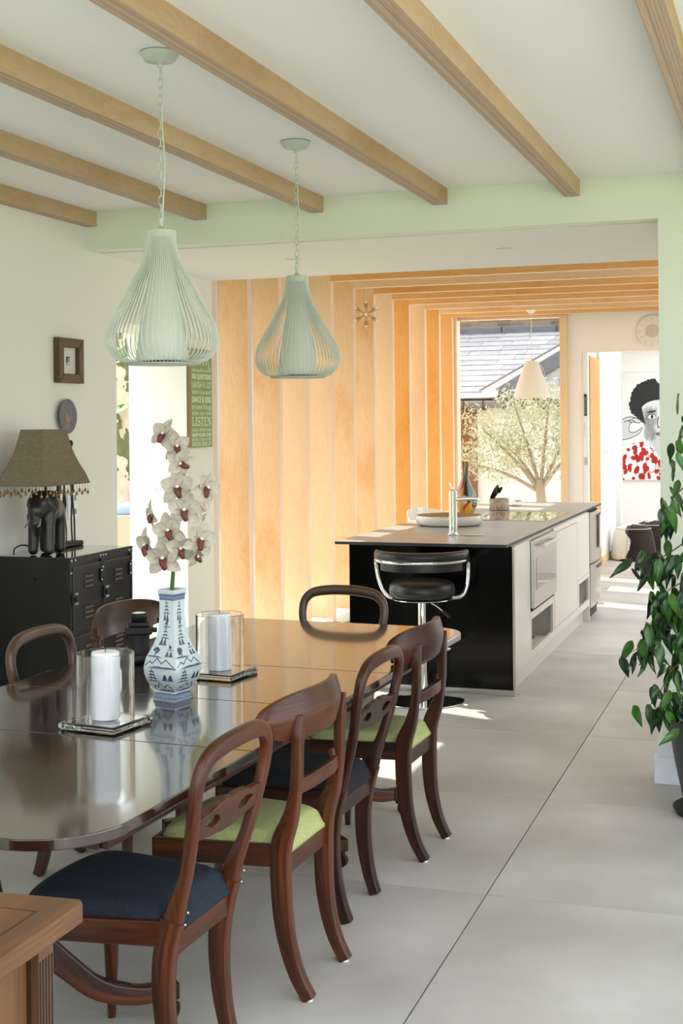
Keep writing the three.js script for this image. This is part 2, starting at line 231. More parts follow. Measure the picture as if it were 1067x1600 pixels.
{ const w = struct('window_1', null, null, 'tall glass panes between the plywood fins'); for (let k = 0; k < 11; k++) part('pane', box(XL - FD + 0.02, XL - FD + 0.026, 0.076, 3.0, FZ(k + 1), FZ(k) - FIN), M.glassPane, w); }
struct('roof', merge([box(-4.0, -0.6, 3.0, 3.2, -14.3, -7.2), box(-0.6, XR + 0.2, 3.0, 3.2, -8.0, -7.2), box(-0.6, XR + 0.2, 3.0, 3.2, -14.3, -13.6), box(-4.33, -4.0, 2.8, 3.2, -11.3, -7.2)]), M.white);
// far wall: window, post, white wall and doorway
{ const w = struct('window_2', null, null, 'tall window looking out on the yard');
  part('window_frame', merge([rbox(-3.47, -3.405, 0, 2.735, ZF - 0.05, ZF + 0.1, 0.004), rbox(-3.405, -2.305, 0, 0.06, ZF - 0.05, ZF + 0.05, 0.004), rbox(-3.405, -2.305, 2.705, 2.735, ZF - 0.05, ZF + 0.05, 0.004)]), M.lvl, w);
  part('window_post', rbox(-2.305, -2.228, 0, 2.735, ZF - 0.06, ZF + 0.06, 0.003), M.ply[1], w);
  part('pane', box(-3.405, -2.305, 0.06, 2.705, ZF - 0.004, ZF + 0.004), M.glassPane, w); }
struct('wall_far', merge([box(-2.228, -2.069, 0, 3.0, ZF - 0.15, ZF), box(-2.069, XR, 2.335, 3.0, ZF - 0.15, ZF), box(-0.95, XR, 0, 2.335, ZF - 0.15, ZF), box(-3.75, -2.228, 2.735, 3.0, ZF - 0.15, ZF)]), M.white, 'white wall with the doorway');
{ const d = struct('door_1', null, null, 'doorway lined with orange plywood');
  part('door_jamb', rbox(-2.069, -2.022, 0, 2.335, ZF - 0.1, ZF + 0.012, 0.003), M.trimWhite, d);
  part('door_lining', box(-2.06, -2.022, 0, 2.3, -14.99, ZF - 0.1), M.ply[3], d);
  part('lining_lip', rbox(-2.03, -2.008, 0, 2.3, ZF - 0.14, ZF - 0.1, 0.003), M.ply[2], d); }
struct('wall_corridor_left', merge([box(-2.2, -2.06, 0, 3.0, -14.99, -14.2), box(-2.2, -2.022, 0, 3.0, -16.36, -14.99)]), M.white);
struct('baseboard_left', rbox(-2.022, -2.01, 0, 0.09, -16.36, -14.99, 0.003), M.ply[1]);
struct('wall_corridor_end', merge([box(-2.4, 0.9, 0, 3.0, -18.4, -18.24), box(-2.4, -2.28, 0, 3, -18.24, -16.4), box(-2.4, -2.022, 0, 3, -16.5, -16.36), box(0.7, 0.9, 0, 3, -18.24, -14.2)]), M.white, 'white wall at the end of the corridor');
struct('trim_2', rbox(-2.022, -1.965, 0, 2.6, -16.5, -16.36, 0.004), M.trimWhite);
struct('baseboard_far', rbox(-2.28, 0.7, 0, 0.13, -18.24, -18.222, 0.003), M.trimWhite);
struct('ceiling', merge([box(-2.4, 0.9, 2.6, 2.8, -18.4, -17.7), box(-2.2, 0.9, 2.6, 2.8, -15.0, -14.2), box(0.6, 0.9, 2.6, 2.8, -17.7, -15.0), box(-2.4, -1.95, 2.6, 2.8, -17.7, -15.0)]), M.white, 'white corridor ceiling with a rooflight opening');
// ---------------------------------------------------------------- outside
struct('garden_ground', box(-40, -3.9, -0.3, -0.13, -14.2, ZB + 0.3), std({ map: cloud([104, 108, 78], [140, 138, 112], 7, 215, 2), roughness: 1 }), 'grass and gravel of the side garden');
struct('ground', merge([box(-40, 40, -0.3, -0.13, -60, -14.2), box(-3.9, 40, -0.3, -0.131, -14.2, ZB + 0.3)]), std({ map: cloud([186, 180, 166], [206, 200, 188], 5, 211, 4), roughness: 0.95 }), 'pale paved yard');
struct('lawn', box(-40, 40, -0.3, -0.125, ZB + 0.3, 40), std({ map: cloud([92, 118, 62], [128, 146, 84], 9, 213, 1.5), roughness: 1 }), 'lawn behind the house');
{ // neighbouring building beyond the far window
  const slateM = [[108, 108, 110], [118, 118, 118], [100, 102, 106]].map((c, i) => std({ map: cloud(c, c.map((x) => x + 14), 6, 301 + i, 0.5), roughness: 0.6 }));
  const lead = std({ map: cloud([70, 73, 77], [84, 87, 91], 5, 311, 0.8), roughness: 0.6 }), render = std({ color: 0xc2bdb0, roughness: 0.9 });
  const brickT = canvasTex(512, 256, (c, w, h) => { const r = rng(8); c.fillStyle = '#6f675a'; c.fillRect(0, 0, w, h); for (let j = 0; j < 8; j++) for (let i = -1; i < 4; i++) { const t = r(); c.fillStyle = `rgb(${92 + t * 40 | 0},${74 + t * 34 | 0},${54 + t * 28 | 0})`; c.fillRect(i * 128 + (j % 2) * 64 + 3, j * 32 + 3, 122, 26); } });
  brickT.repeat.set(1 / 0.9, 1 / 0.6); const brick = std({ map: brickT, roughness: 0.95 });
  const b = thing('outbuilding', 'low slate roofed outbuilding with lead hip behind the olive tree', 'building');
  part('wall', box(-9, -2.45, -0.13, 1.86, -18.6, -18.3), render, b);
  part('brick_pier', box(-4.75, -4.18, -0.13, 1.82, -18.3, -18.22), std({ map: brickT, color: 0xe0a878, roughness: 0.95 }), b);
  part('rear_brick_wall', box(-9, -2.45, -0.13, 4.6, -22.6, -22.3), brick, b);
  part('gutter', rbox(-4.7, -2.45, 1.8, 1.9, -18.14, -18.0, 0.03), std({ color: 0x5a544c, roughness: 0.6 }), b);
  for (let i = 0; i < 8; i++) part('gutter_bracket', rbox(-4.6 + i * 0.28, -4.58 + i * 0.28, 1.77, 1.905, -18.145, -17.985, 0.004), M.blackMatte, b);
  // back roof plane: from the eave up to the coping
  const e0 = V(0, 1.9, -18.1), e1 = V(0, 3.05, -21.9), up = e1.clone().sub(e0), L = up.length(); up.normalize(); const tilt = Math.atan2(up.y, -up.z), r = rng(14);
  part('roof_deck', (() => { const g = new THREE.BoxGeometry(7, 0.02, L); g.rotateX(tilt); g.translate(-5.95, 2.43, -20.0); return g; })(), lead, b);
  const rows = 13, h = L / rows; let n = 0;
  const slab = [0.42, 0.5, 0.58].map((w) => boxUV(new THREE.BoxGeometry(w - 0.006, 0.014, h + 0.06), 'x'));
  for (let j = 0; j < rows; j++) for (let x = -6.4 + (j % 2) * 0.22; x < -2.9 + j * 0.06;) { const q = Math.floor(r() * 3), w = [0.42, 0.5, 0.58][q]; const m = part('slate', slab[q], slateM[Math.floor(r() * 3)], b); m.position.copy(e0).addScaledVector(up, (j + 0.5) * h); m.position.x = x + w / 2; m.position.y += 0.04 + r() * 0.004; m.rotation.x = tilt - 0.03; m.rotation.y = 0; x += w; n++; }
  for (let i = 0; i < 5; i++) part('coping_stone', rbox(-6.4 + i * 0.92, -5.49 + i * 0.92, 2.98, 3.2, -22.3, -21.85, 0.03), lead, b);
  // hipped wing in front, on the right
  const P0 = V(-3.86, 1.95, -18.0), P2 = V(-4.36, 1.93, -18.35), PV = V(-3.02, 2.74, -18.9), PH = V(-2.9, 2.52, -18.15), PT = V(-2.5, 2.83, -18.5);
  const tri = (a) => { const g = new THREE.BufferGeometry(); g.setAttribute('position', new THREE.Float32BufferAttribute(a.flatMap((p) => [p.x, p.y, p.z]), 3)); g.setAttribute('uv', new THREE.Float32BufferAttribute(a.flatMap((p) => [p.x, p.y]), 2)); g.computeVertexNormals(); return g; };
  part('side_roof', tri([P0, PV, P2, P0, PH, PV, PH, PT, PV]), slateM[1], b);
  part('hip_lead', sweep([P0.clone().add(V(0.06, 0.03, 0.03)), P0.clone().lerp(PH, 0.5).add(V(0.06, 0.03, 0.04)), PH.clone().add(V(0.06, 0.03, 0.04)), PT.clone()], 0.2, 0.05, V(1, -1, 0).normalize(), { e: 4 }), lead, b);
  part('valley_board', sweep([P2, P2.clone().lerp(PV, 0.5), PV, PV.clone().add(V(0.45, 0.27, 0.1))], 0.05, 0.04, V(0, 0, 1), { e: 4 }), std({ color: 0x6f675e, roughness: 0.8 }), b);
  const fu = V(0, 0.57, -0.12).normalize(), ft = Math.atan2(fu.y, -fu.z);
  for (let j = 0; j < 6; j++) for (let x = -3.6 + j * 0.17 + (j % 2) * 0.08; x < -2.8; x += 0.36) { const g = slab[0]; const m = part('slate', g, slateM[(j + n++) % 3], b); m.scale.set(0.84, 1, 0.42); m.position.set(x + 0.18, 2.0 + j * 0.13, -18.02 - j * 0.028); m.rotation.x = ft; }
}
{ // olive tree in the yard
  const t = thing('olive_tree', 'silvery olive tree in the sunlit yard behind the window', 'tree', [-2.8, -0.13, -15.6]);
  const bark = std({ color: 0x8f8370, roughness: 0.9 }), r = rng(77), tips = [];
  part('trunk', sweep(curve([[0, 0, 0], [0.03, 0.45, 0], [0, 0.85, 0.02], [-0.02, 1.05, 0]], 14), (q) => 0.15 - 0.05 * q, (q) => 0.15 - 0.05 * q, V(1, 0, 0), { e: 2.2, n: 12 }), bark, t);
  const limbs = [[-0.75, 1.75, 0.1], [-0.35, 2.0, -0.1], [0.12, 2.05, 0.1], [0.42, 1.8, -0.05], [-0.95, 1.3, 0.15], [0.5, 1.5, 0.2], [-0.55, 1.55, -0.3]];
  for (const [x, y, z] of limbs) { const p = curve([[-0.01, 0.95 - Math.abs(x) * 0.05, 0], [x * 0.4, 1.0 + (y - 1) * 0.38, z * 0.5], [x * 0.8, lerp(1, y, 0.78), z], [x, y, z]], 12); part('branch', sweep(p, (q) => 0.05 - 0.038 * q, (q) => 0.05 - 0.038 * q, V(0, 0, 1), { e: 2, n: 8 }), bark, t); for (let i = 4; i <= 12; i++) tips.push(p[i]); }
  const g = plate(2, 4, (u, v) => V(u * 0.0065 * Math.sin(PI * clamp(v, 0.04, 0.96)), v * 0.062, -0.008 * v * v), 0.0008), n = 5200;
  const f = new THREE.InstancedMesh(g, std({ color: 0xa9aa92, roughness: 0.6 }), n); f.name = 'foliage'; f.userData.kind = 'stuff'; const q = new THREE.Object3D(), col = new THREE.Color();
  for (let i = 0; i < n; i++) { const c = tips[Math.floor(r() * tips.length)], a = r() * 2 * PI, d = Math.pow(r(), 0.6) * 0.26; q.position.set(c.x + Math.cos(a) * d, c.y + (r() - 0.4) * 0.34, c.z + Math.sin(a) * d * 1.2); q.rotation.set(r() * 6, r() * 6, r() * 6); q.scale.setScalar(0.8 + r() * 0.6); q.updateMatrix(); f.setMatrixAt(i, q.matrix); f.setColorAt(i, col.setRGB(0.85 + r() * 0.3, 0.88 + r() * 0.25, 0.72 + r() * 0.3)); }
  t.add(f);
  solo('olive_planter', 'square stone planter under the olive tree', 'planter', rbox(-0.24, 0.24, 0, 0.32, -0.24, 0.24, 0.02), render_(), [-2.8, -0.13, -15.6]).userData.group = undefined;
}
function render_() { return std({ color: 0xcfc9bd, roughness: 0.9 }); }
{ // garden seen through the door opening on the left
  const t = thing('garden_tree', 'mottled garden tree trunk seen through the left door opening', 'tree', [-7.15, -0.13, -13.42]);
  const barkT = dataTex(256, 512, (u, v) => { const n = fbm(u, v, 4, 6, 4, 3), k = fbm(u, v, 9, 9, 3, 6); return n > 0.56 ? mixc([112, 118, 70], [88, 84, 62], k) : mixc([176, 160, 138], [206, 194, 174], k); }, 0.5, 1.0), bm = std({ map: barkT, roughness: 0.95 });
  part('trunk', sweep(curve([[0.05, 0, 0], [0.03, 1, 0], [0.0, 2, 0.03], [-0.02, 3.2, 0]], 20), (q) => 0.3 - 0.05 * q + 0.02 * Math.sin(q * 21), 0.28, V(1, 0, 0), { e: 2, n: 14 }), bm, t);
  part('trunk', sweep(curve([[0.16, 0, -0.1], [0.15, 0.9, -0.12], [0.2, 1.5, -0.2], [0.17, 2.2, -0.2], [0.25, 3, -0.3]], 20), (q) => 0.09, 0.09, V(1, 0, 0), { e: 2, n: 10 }), bm, t);
  const lg = plate(4, 6, (u, v) => V(u * 0.045 * Math.sin(PI * Math.pow(clamp(v, 0.02, 0.98), 0.8)), v * 0.2, -0.03 * v * v + 0.01 * u * u), 0.001), lm = [0x7fae54, 0x9cc46a].map((c) => std({ color: c, roughness: 0.5, side: THREE.DoubleSide })), r = rng(6);
  for (let i = 0; i < 26; i++) { const m = part('leaf', lg, lm[i % 2], t, 0.12 + (r() - 0.5) * 0.34, i < 9 ? 1.95 + (r() - 0.5) * 0.12 : 2.2 + r() * 0.9, 0.3 + (r() - 0.5) * 0.3); m.rotation.set(1.1 + r() * 1.2, r() * 6.28, 0, 'YXZ'); }
  solo('garden_bin', 'blue grey plastic bin standing by the garden tree', 'bin', merge([lathe([[0, 0], [0.17, 0], [0.2, 0.62], [0.215, 0.62], [0.215, 0.68], [0, 0.7]], 20)]), std({ color: 0x8fa3b8, roughness: 0.5 }), [-6.55, -0.13, -12.33]).scale.set(1, 1.35, 1);
  const wick = std({ map: dataTex(128, 128, (u, v) => { const a = 0.5 + 0.5 * Math.sin(u * 24 * PI) * Math.sin(v * 24 * PI); return mixc([166, 138, 110], [226, 206, 182], a); }, 0.3, 0.3), roughness: 0.8 });
  const w = thing('wicker_chair', 'pale woven wicker garden chair outside the door opening', 'chair', [-5.4, -0.13, -10.2], 0.5);
  part('backrest', plate(10, 6, (u, v) => V(u * 0.36, 0.45 + v * 0.5, -0.25 + 0.1 * u * u), 0.05), wick, w); part('seat', rbox(-0.36, 0.36, 0.33, 0.44, -0.3, 0.35, 0.03), wick, w); part('base', rbox(-0.34, 0.34, 0, 0.33, -0.28, 0.33, 0.02), wick, w);
  part('cushion', rbox(-0.33, 0.33, 0.44, 0.56, -0.2, 0.34, 0.05, 'y', 3), M.white, w);
}
// ---------------------------------------------------------------- dining table
const TX = -1.946, TZ = -4.007, TH = 0.74, TT = -0.034;
{
  const t = thing('dining_table', 'long dark polished dining table with rounded corners on two pedestals', 'table', [TX, 0, TZ], TT);
  const hw = 0.59, hl = 1.54, rc = 0.2, cuts = [hl, 0.68, 0.11, -0.48, -hl];
  for (let i = 0; i < 4; i++) {
    const a = cuts[i] - (i ? 0.0009 : 0), b = cuts[i + 1] + (i < 3 ? 0.0009 : 0), s = new THREE.Shape();   // shape y = world -z
    const n = -a, f = -b;
    if (i === 0) { s.moveTo(-hw, f); s.lineTo(-hw, n + rc); s.absarc(-hw + rc, n + rc, rc, PI, 1.5 * PI); s.lineTo(hw - rc, n); s.absarc(hw - rc, n + rc, rc, 1.5 * PI, 2 * PI); s.lineTo(hw, f); }
    else if (i === 3) { const q = 0.16; s.moveTo(-hw, n); s.lineTo(hw, n); s.lineTo(hw, f - q); s.absarc(hw - q, f - q, q, 0, 0.5 * PI); s.lineTo(-hw + q, f); s.absarc(-hw + q, f - q, q, 0.5 * PI, PI); }
    else { s.moveTo(-hw, n); s.lineTo(hw, n); s.lineTo(hw, f); s.lineTo(-hw, f); }
    s.closePath();
    const bv = 0.003, g = new THREE.ExtrudeGeometry(s, { depth: 0.026 - 2 * bv, bevelEnabled: true, bevelSize: bv, bevelThickness: bv, bevelOffset: -bv, bevelSegments: 2, curveSegments: 16 });
    g.rotateX(-PI / 2); g.translate(0, TH - 0.026 + bv, 0); part('table_leaf', boxUV(g, 'x', [i * 0.7, i * 0.33]), M.table, t);
  }
  for (const s of [-1, 1]) part('apron', rbox(s * 0.5 - 0.011, s * 0.5 + 0.011, 0.655, TH - 0.026, -1.3, 1.3, 0.003, 'z'), M.mahog[0], t);
  for (const s of [-1, 1]) part('apron', rbox(-0.49, 0.49, 0.655, TH - 0.026, s * 1.3 - 0.011, s * 1.3 + 0.011, 0.003, 'x'), M.mahog[0], t);
  for (const pz of [1.07, -0.95]) {
    part('pedestal_block', rbox(-0.3, 0.3, 0.63, 0.713, pz - 0.18, pz + 0.18, 0.008, 'x'), M.mahog[0], t);
    part('pedestal_column', lathe([[0, 0.2], [0.06, 0.2], [0.066, 0.24], [0.06, 0.28], [0.04, 0.3], [0.044, 0.33], [0.052, 0.36], [0.054, 0.41], [0.046, 0.45], [0.034, 0.47], [0.045, 0.485], [0.045, 0.5], [0.032, 0.51], [0.034, 0.56], [0.045, 0.6], [0.06, 0.635], [0, 0.635]], 28, 0.3, 0.5), M.mahog[0], t, 0, 0, pz);
    for (let k = 0; k < 4; k++) {
      const a = PI / 4 + k * PI / 2, dx = Math.cos(a), dz = Math.sin(a), P = (r, y) => V(dx * r, y, pz + dz * r);
      const leg = part('pedestal_leg', sweep(curve([P(0.05, 0.285), P(0.13, 0.275), P(0.21, 0.2), P(0.3, 0.12), P(0.4, 0.085), P(0.47, 0.08)], 18), 0.04, (q) => 0.075 - 0.03 * q, V(-dz, 0, dx), { e: 6 }), M.mahog[1], t);
      part('reeding', sweep(curve([P(0.08, 0.318), P(0.14, 0.3), P(0.22, 0.225), P(0.3, 0.15), P(0.39, 0.112)], 16), 0.03, 0.006, V(-dz, 0, dx), { e: 3 }), M.darkLine, leg);
      part('brass_cap', (() => { const g = new RoundedBoxGeometry(0.06, 0.046, 0.046, 2, 0.005); g.rotateY(-a); g.translate(dx * 0.49, 0.08, pz + dz * 0.49); return boxUV(g); })(), M.brass, leg);
      part('caster', (() => { const g = new THREE.CylinderGeometry(0.024, 0.024, 0.02, 18); g.rotateX(PI / 2); g.rotateY(-a + 0.7); g.translate(dx * 0.505, 0.0245, pz + dz * 0.505); const f = new RoundedBoxGeometry(0.03, 0.02, 0.03, 1, 0.004); f.translate(dx * 0.495, 0.05, pz + dz * 0.495); return merge([g, f]); })(), M.brass, leg);
    }
  }
}
// ---------------------------------------------------------------- chairs (local: x across, z towards the table, rear feet at z = 0)
function seatPad(t, mat, w0, w1, z0, z1, y0, crown, bow) {
  const nu = 20, nv = 18, pos = [], uv = [], idx = [], W = (v) => lerp(w0, w1, v);
  for (let s = 0; s < 2; s++) for (let i = 0; i <= nu; i++) for (let j = 0; j <= nv; j++) { const u = -1 + 2 * i / nu, v = j / nv, k = 2 * v - 1, edge = Math.pow(Math.max(0, (1 - Math.pow(Math.abs(u), 6)) * (1 - Math.pow(Math.abs(k), 6))), 0.42), q = Math.pow(Math.abs(u * k), 6) * 0.1;
    pos.push(u * W(v) * (1 - q), s ? y0 : y0 + 0.012 + crown * edge, lerp(z0, z1, v) + (v > 0.5 ? (1 - u * u) * bow * (v - 0.5) * 2 : 0)); uv.push(u * W(v), lerp(z0, z1, v)); }
  const R = nv + 1, N = (nu + 1) * R; for (let i = 0; i < nu; i++) for (let j = 0; j < nv; j++) { const a = i * R + j, b = a + R; idx.push(a, a + 1, b, b, a + 1, b + 1, N + a, N + b, N + a + 1, N + b, N + b + 1, N + a + 1); }
  const rim = []; for (let i = 0; i <= nu; i++) rim.push(i * R); for (let j = 1; j <= nv; j++) rim.push(nu * R + j); for (let i = nu - 1; i >= 0; i--) rim.push(i * R + nv); for (let j = nv - 1; j >= 0; j--) rim.push(j);
  for (let k = 0; k < rim.length - 1; k++) idx.push(rim[k], rim[k + 1], N + rim[k], N + rim[k], rim[k + 1], N + rim[k + 1]);
  const g = new THREE.BufferGeometry(); g.setAttribute('position', new THREE.Float32BufferAttribute(pos, 3)); g.setAttribute('uv', new THREE.Float32BufferAttribute(uv, 2)); g.setIndex(idx); g.computeVertexNormals(); return part('seat_pad', g, mat, t);
}
const frontLegG = lathe([[0, 0], [0.011, 0], [0.012, 0.03], [0.018, 0.15], [0.02, 0.2], [0.027, 0.215], [0.027, 0.23], [0.019, 0.24], [0.024, 0.26], [0.026, 0.275], [0.02, 0.285], [0.018, 0.3], [0.022, 0.34], [0.027, 0.385], [0, 0.385]], 20, 0.15, 0.4);
function frame(t, wood, w0, w1, z0, z1, bow) {
  for (const s of [-1, 1]) part('side_rail', sweep(curve([[s * w0, 0.405, z0], [s * lerp(w0, w1, 0.55), 0.403, lerp(z0, z1, 0.5)], [s * w1, 0.4, z1]], 10), 0.026, 0.062, V(1, 0, 0), { e: 8 }), wood, t);
  part('front_rail', sweep(curve([[-w1, 0.4, z1], [-w1 * 0.5, 0.4, z1 + bow * 0.75], [0, 0.4, z1 + bow], [w1 * 0.5, 0.4, z1 + bow * 0.75], [w1, 0.4, z1]], 16), 0.024, 0.062, V(0, 0, 1), { e: 8 }), wood, t);
  part('back_rail', rbox(-w0, w0, 0.345, 0.4, z0 - 0.014, z0 + 0.014, 0.004, 'x'), wood, t);
  for (const s of [-1, 1]) part('front_leg', frontLegG, wood, t, s * (w1 - 0.018), 0, z1 - 0.022);
}
function barChair(label, wood, seat, pos, turn, bend = 0.09, half = 0.278) {
  const t = thing('rail_back_chair', label, 'chair', pos, turn, 'wooden chairs round the dining table');
  const prof = [[0, 0.005], [0.035, 0.07], [0.065, 0.18], [0.075, 0.32], [0.07, 0.44], [0.043, 0.516], [0.025, 0.6], [0.02, 0.72], [0.016, 0.805]];
  for (const s of [-1, 1]) {
    part('rear_leg', sweep(curve(prof.map(([z, y]) => [s * (y < 0.4 ? lerp(0.145, 0.168, y / 0.4) : 0.168), y, z]), 40), (q) => (q > 0.93 ? lerp(0.036, 0.012, (q - 0.93) / 0.07) : 0.036), (q) => (q < 0.5 ? lerp(0.036, 0.056, sstep(0, 0.4, q)) : lerp(0.058, 0.03, sstep(0.5, 0.75, q))), V(1, 0, 0), { e: 7 }), wood, t);
    part('glide', new THREE.CylinderGeometry(0.011, 0.011, 0.005, 12), M.trimWhite, t, s * 0.145, 0.0026, 0.002);
  }
  const top = (u) => 0.803 + 0.064 * Math.pow(1 - Math.pow(Math.abs(u), 3.2), 0.55), bot = (u) => 0.803 - 0.07 * Math.pow(1 - Math.pow(Math.abs(u), 7), 0.6);
  const crest = part('crest_rail', plate(44, 8, (u, v) => V(u * half, lerp(bot(u), top(u), v), 0.006 + bend * u * u - 0.012 * Math.sin(v * PI)), (u, v) => 0.024 - 0.008 * Math.abs(2 * v - 1)), wood, t);
  for (const s of [-1, 1]) { const g = new THREE.CylinderGeometry(0.014, 0.014, 0.03, 16); g.rotateX(PI / 2); part('scroll', boxUV(g), wood, crest, s * half * 0.88, 0.757, 0.006 + bend * 0.77); }
  part('cross_rail', sweep(curve([[-0.165, 0.6, 0.03], [-0.08, 0.6, 0.018], [0, 0.603, 0.013], [0.08, 0.6, 0.018], [0.165, 0.6, 0.03]], 16), 0.042, 0.02, V(0, 1, 0), { e: 8 }), wood, t);
  for (const s of [-1, 1]) part('rail_bracket', sweep(curve([[s * 0.147, 0.635, 0.04], [s * 0.142, 0.62, 0.034], [s * 0.14, 0.6, 0.03], [s * 0.142, 0.578, 0.034], [s * 0.148, 0.562, 0.04]], 10), 0.02, 0.022, V(0, 0, 1), { e: 3 }), wood, t);
  frame(t, wood, 0.165, 0.205, 0.075, 0.45, 0.012); seatPad(t, seat, 0.158, 0.205, 0.062, 0.452, 0.4, 0.062, 0.01);
  return t;
}
const splatG = (() => {
  const s = new THREE.Shape(); s.moveTo(-0.178, 0); const topP = [], botP = []; for (let i = 0; i <= 60; i++) { const u = -1 + i / 30, a = Math.abs(u); topP.push([u * 0.178, 0.03 + 0.014 * (a < 0.32 ? 1 : Math.max(0, 1 - (a - 0.32) * 2.4)) + 0.003 * Math.abs(Math.sin(u * 10))]); botP.push([u * 0.178, -0.014 - 0.02 * Math.pow(1 - a, 0.8) - 0.002 * Math.abs(Math.sin(u * 9))]); }
  botP.forEach(([x, y]) => s.lineTo(x, y)); topP.reverse().forEach(([x, y]) => s.lineTo(x, y)); s.closePath();
  for (const k of [-1, 1]) { const h = new THREE.Path(); h.moveTo(k * 0.05, 0.0); h.bezierCurveTo(k * 0.06, 0.034, k * 0.1, 0.028, k * 0.15, 0.012); h.bezierCurveTo(k * 0.11, 0.0, k * 0.09, -0.022, k * 0.05, 0.0); s.holes.push(h); }
  const g = new THREE.ExtrudeGeometry(s, { depth: 0.012, bevelEnabled: true, bevelSize: 0.003, bevelThickness: 0.003, bevelSegments: 2 }); return boxUV(g, 'x');
})();
function balloonChair(label, wood, seat, pos, turn, screws) {
  const t = thing('balloon_back_chair', label, 'chair', pos, turn, 'wooden chairs round the dining table');
  const side = [[0.138, 0.005, 0], [0.141, 0.06, 0.02], [0.147, 0.15, 0.04], [0.152, 0.27, 0.048], [0.156, 0.364, 0.038], [0.157, 0.438, 0.018]];
  const hoop = [[0.157, 0.43, 0.02], [0.158, 0.48, 0.004], [0.166, 0.55, -0.022], [0.181, 0.63, -0.043], [0.194, 0.7, -0.057], [0.2, 0.755, -0.067], [0.19, 0.8, -0.074], [0.155, 0.832, -0.079], [0.09, 0.846, -0.083], [0, 0.85, -0.086]];
  for (const s of [-1, 1]) {
    part('rear_leg', sweep(curve(side.map(([x, y, z]) => [s * x, y, z]), 30), 0.036, (q) => lerp(0.036, 0.056, sstep(0, 0.8, q)), V(1, 0, 0), { e: 7 }), wood, t);
    if (screws) for (const [y, z] of [[0.46, 0.006], [0.43, 0.014]]) part('screw', new THREE.SphereGeometry(0.0036, 10, 8), M.rivet, t, s * 0.158, y, z - 0.0275);
  }
  const path = [...hoop.map(([x, y, z]) => [-x, y, z]), ...hoop.slice(0, -1).reverse()];
  part('back_hoop', sweep(curve(path, 110), (q) => { const c = Math.abs(q - 0.5) * 2; return 0.032 + 0.022 * sstep(0.75, 1, c); }, (q) => { const c = Math.abs(q - 0.5) * 2; return lerp(0.046, 0.034, sstep(0.1, 0.5, c)); }, V(0, 0, 1), { e: 2.8, n: 18 }), wood, t);
  part('splat', splatG, wood, t, 0, 0.655, -0.055).rotation.x = -0.22;
  frame(t, wood, 0.158, 0.215, 0.03, 0.42, 0.035); seatPad(t, seat, 0.168, 0.222, 0.012, 0.425, 0.4, 0.066, 0.035);
  return t;
}
const EAST = -PI / 2, WEST = PI / 2;
balloonChair('balloon back chair with dark blue seat by the fluted desk', M.mahog[1], M.blueSeat, [-1.385, 0, -3.03], EAST + TT, true);
barChair('rail back chair with green seat between the dark blue and black seats', M.mahog[1], M.greenSeat, [-1.29, 0, -3.645], EAST + TT);
balloonChair('balloon back chair with black seat between the two green seats', M.mahog[0], M.navySeat, [-1.37, 0, -4.215], EAST + TT);
barChair('rail back chair with green seat close to the bar stool', M.mahog[0], M.greenSeat, [-1.287, 0, -4.88], EAST + TT);
balloonChair('balloon back chair at the head of the table before the island', M.walnutBack, M.navySeat, [-1.96, 0, -5.715], TT);
balloonChair('balloon back chair in front of the black lockers', M.walnutBack, M.navySeat, [-2.578, 0, -4.32], WEST + TT);
barChair('rail back chair behind the black camera lens', M.walnutBack, M.navySeat, [-2.735, 0, -5.03], WEST + TT, 0.09, 0.3);
// ---------------------------------------------------------------- on the dining table
for (const [x, z, turn, label] of [[-1.912, -3.468, -0.12, 'white pillar candle in glass cylinder between the vase and the desk'], [-1.905, -4.275, -0.1, 'white pillar candle in glass cylinder between the vase and the island']]) {
  const h = thing('hurricane_lamp', label.replace('white pillar candle in glass cylinder', 'clear glass hurricane cylinder on square glass base'), 'candle holder', [x, TH + 0.0004, z], turn, 'glass hurricane lamps on the dining table');
  part('glass_base', rbox(-0.1, 0.1, 0, 0.02, -0.1, 0.1, 0.009, 'y', 4), M.glass, h);
  part('glass_cylinder', lathe([[0.0805, 0.0204], [0.084, 0.0204], [0.084, 0.213], [0.0825, 0.2145], [0.0805, 0.213], [0.0805, 0.0204]], 56), M.glass, h);
  const c = thing('pillar_candle', label, 'candle', [x, TH + 0.0208, z], 0, 'white pillar candles on the dining table');
  part('wax', lathe([[0, 0], [0.039, 0], [0.041, 0.003], [0.041, 0.192], [0.038, 0.196], [0.03, 0.194], [0, 0.193]], 40), M.wax, c);
  part('wick', new THREE.CylinderGeometry(0.0012, 0.0012, 0.012, 6), M.blackMatte, c, 0, 0.198, 0);
}
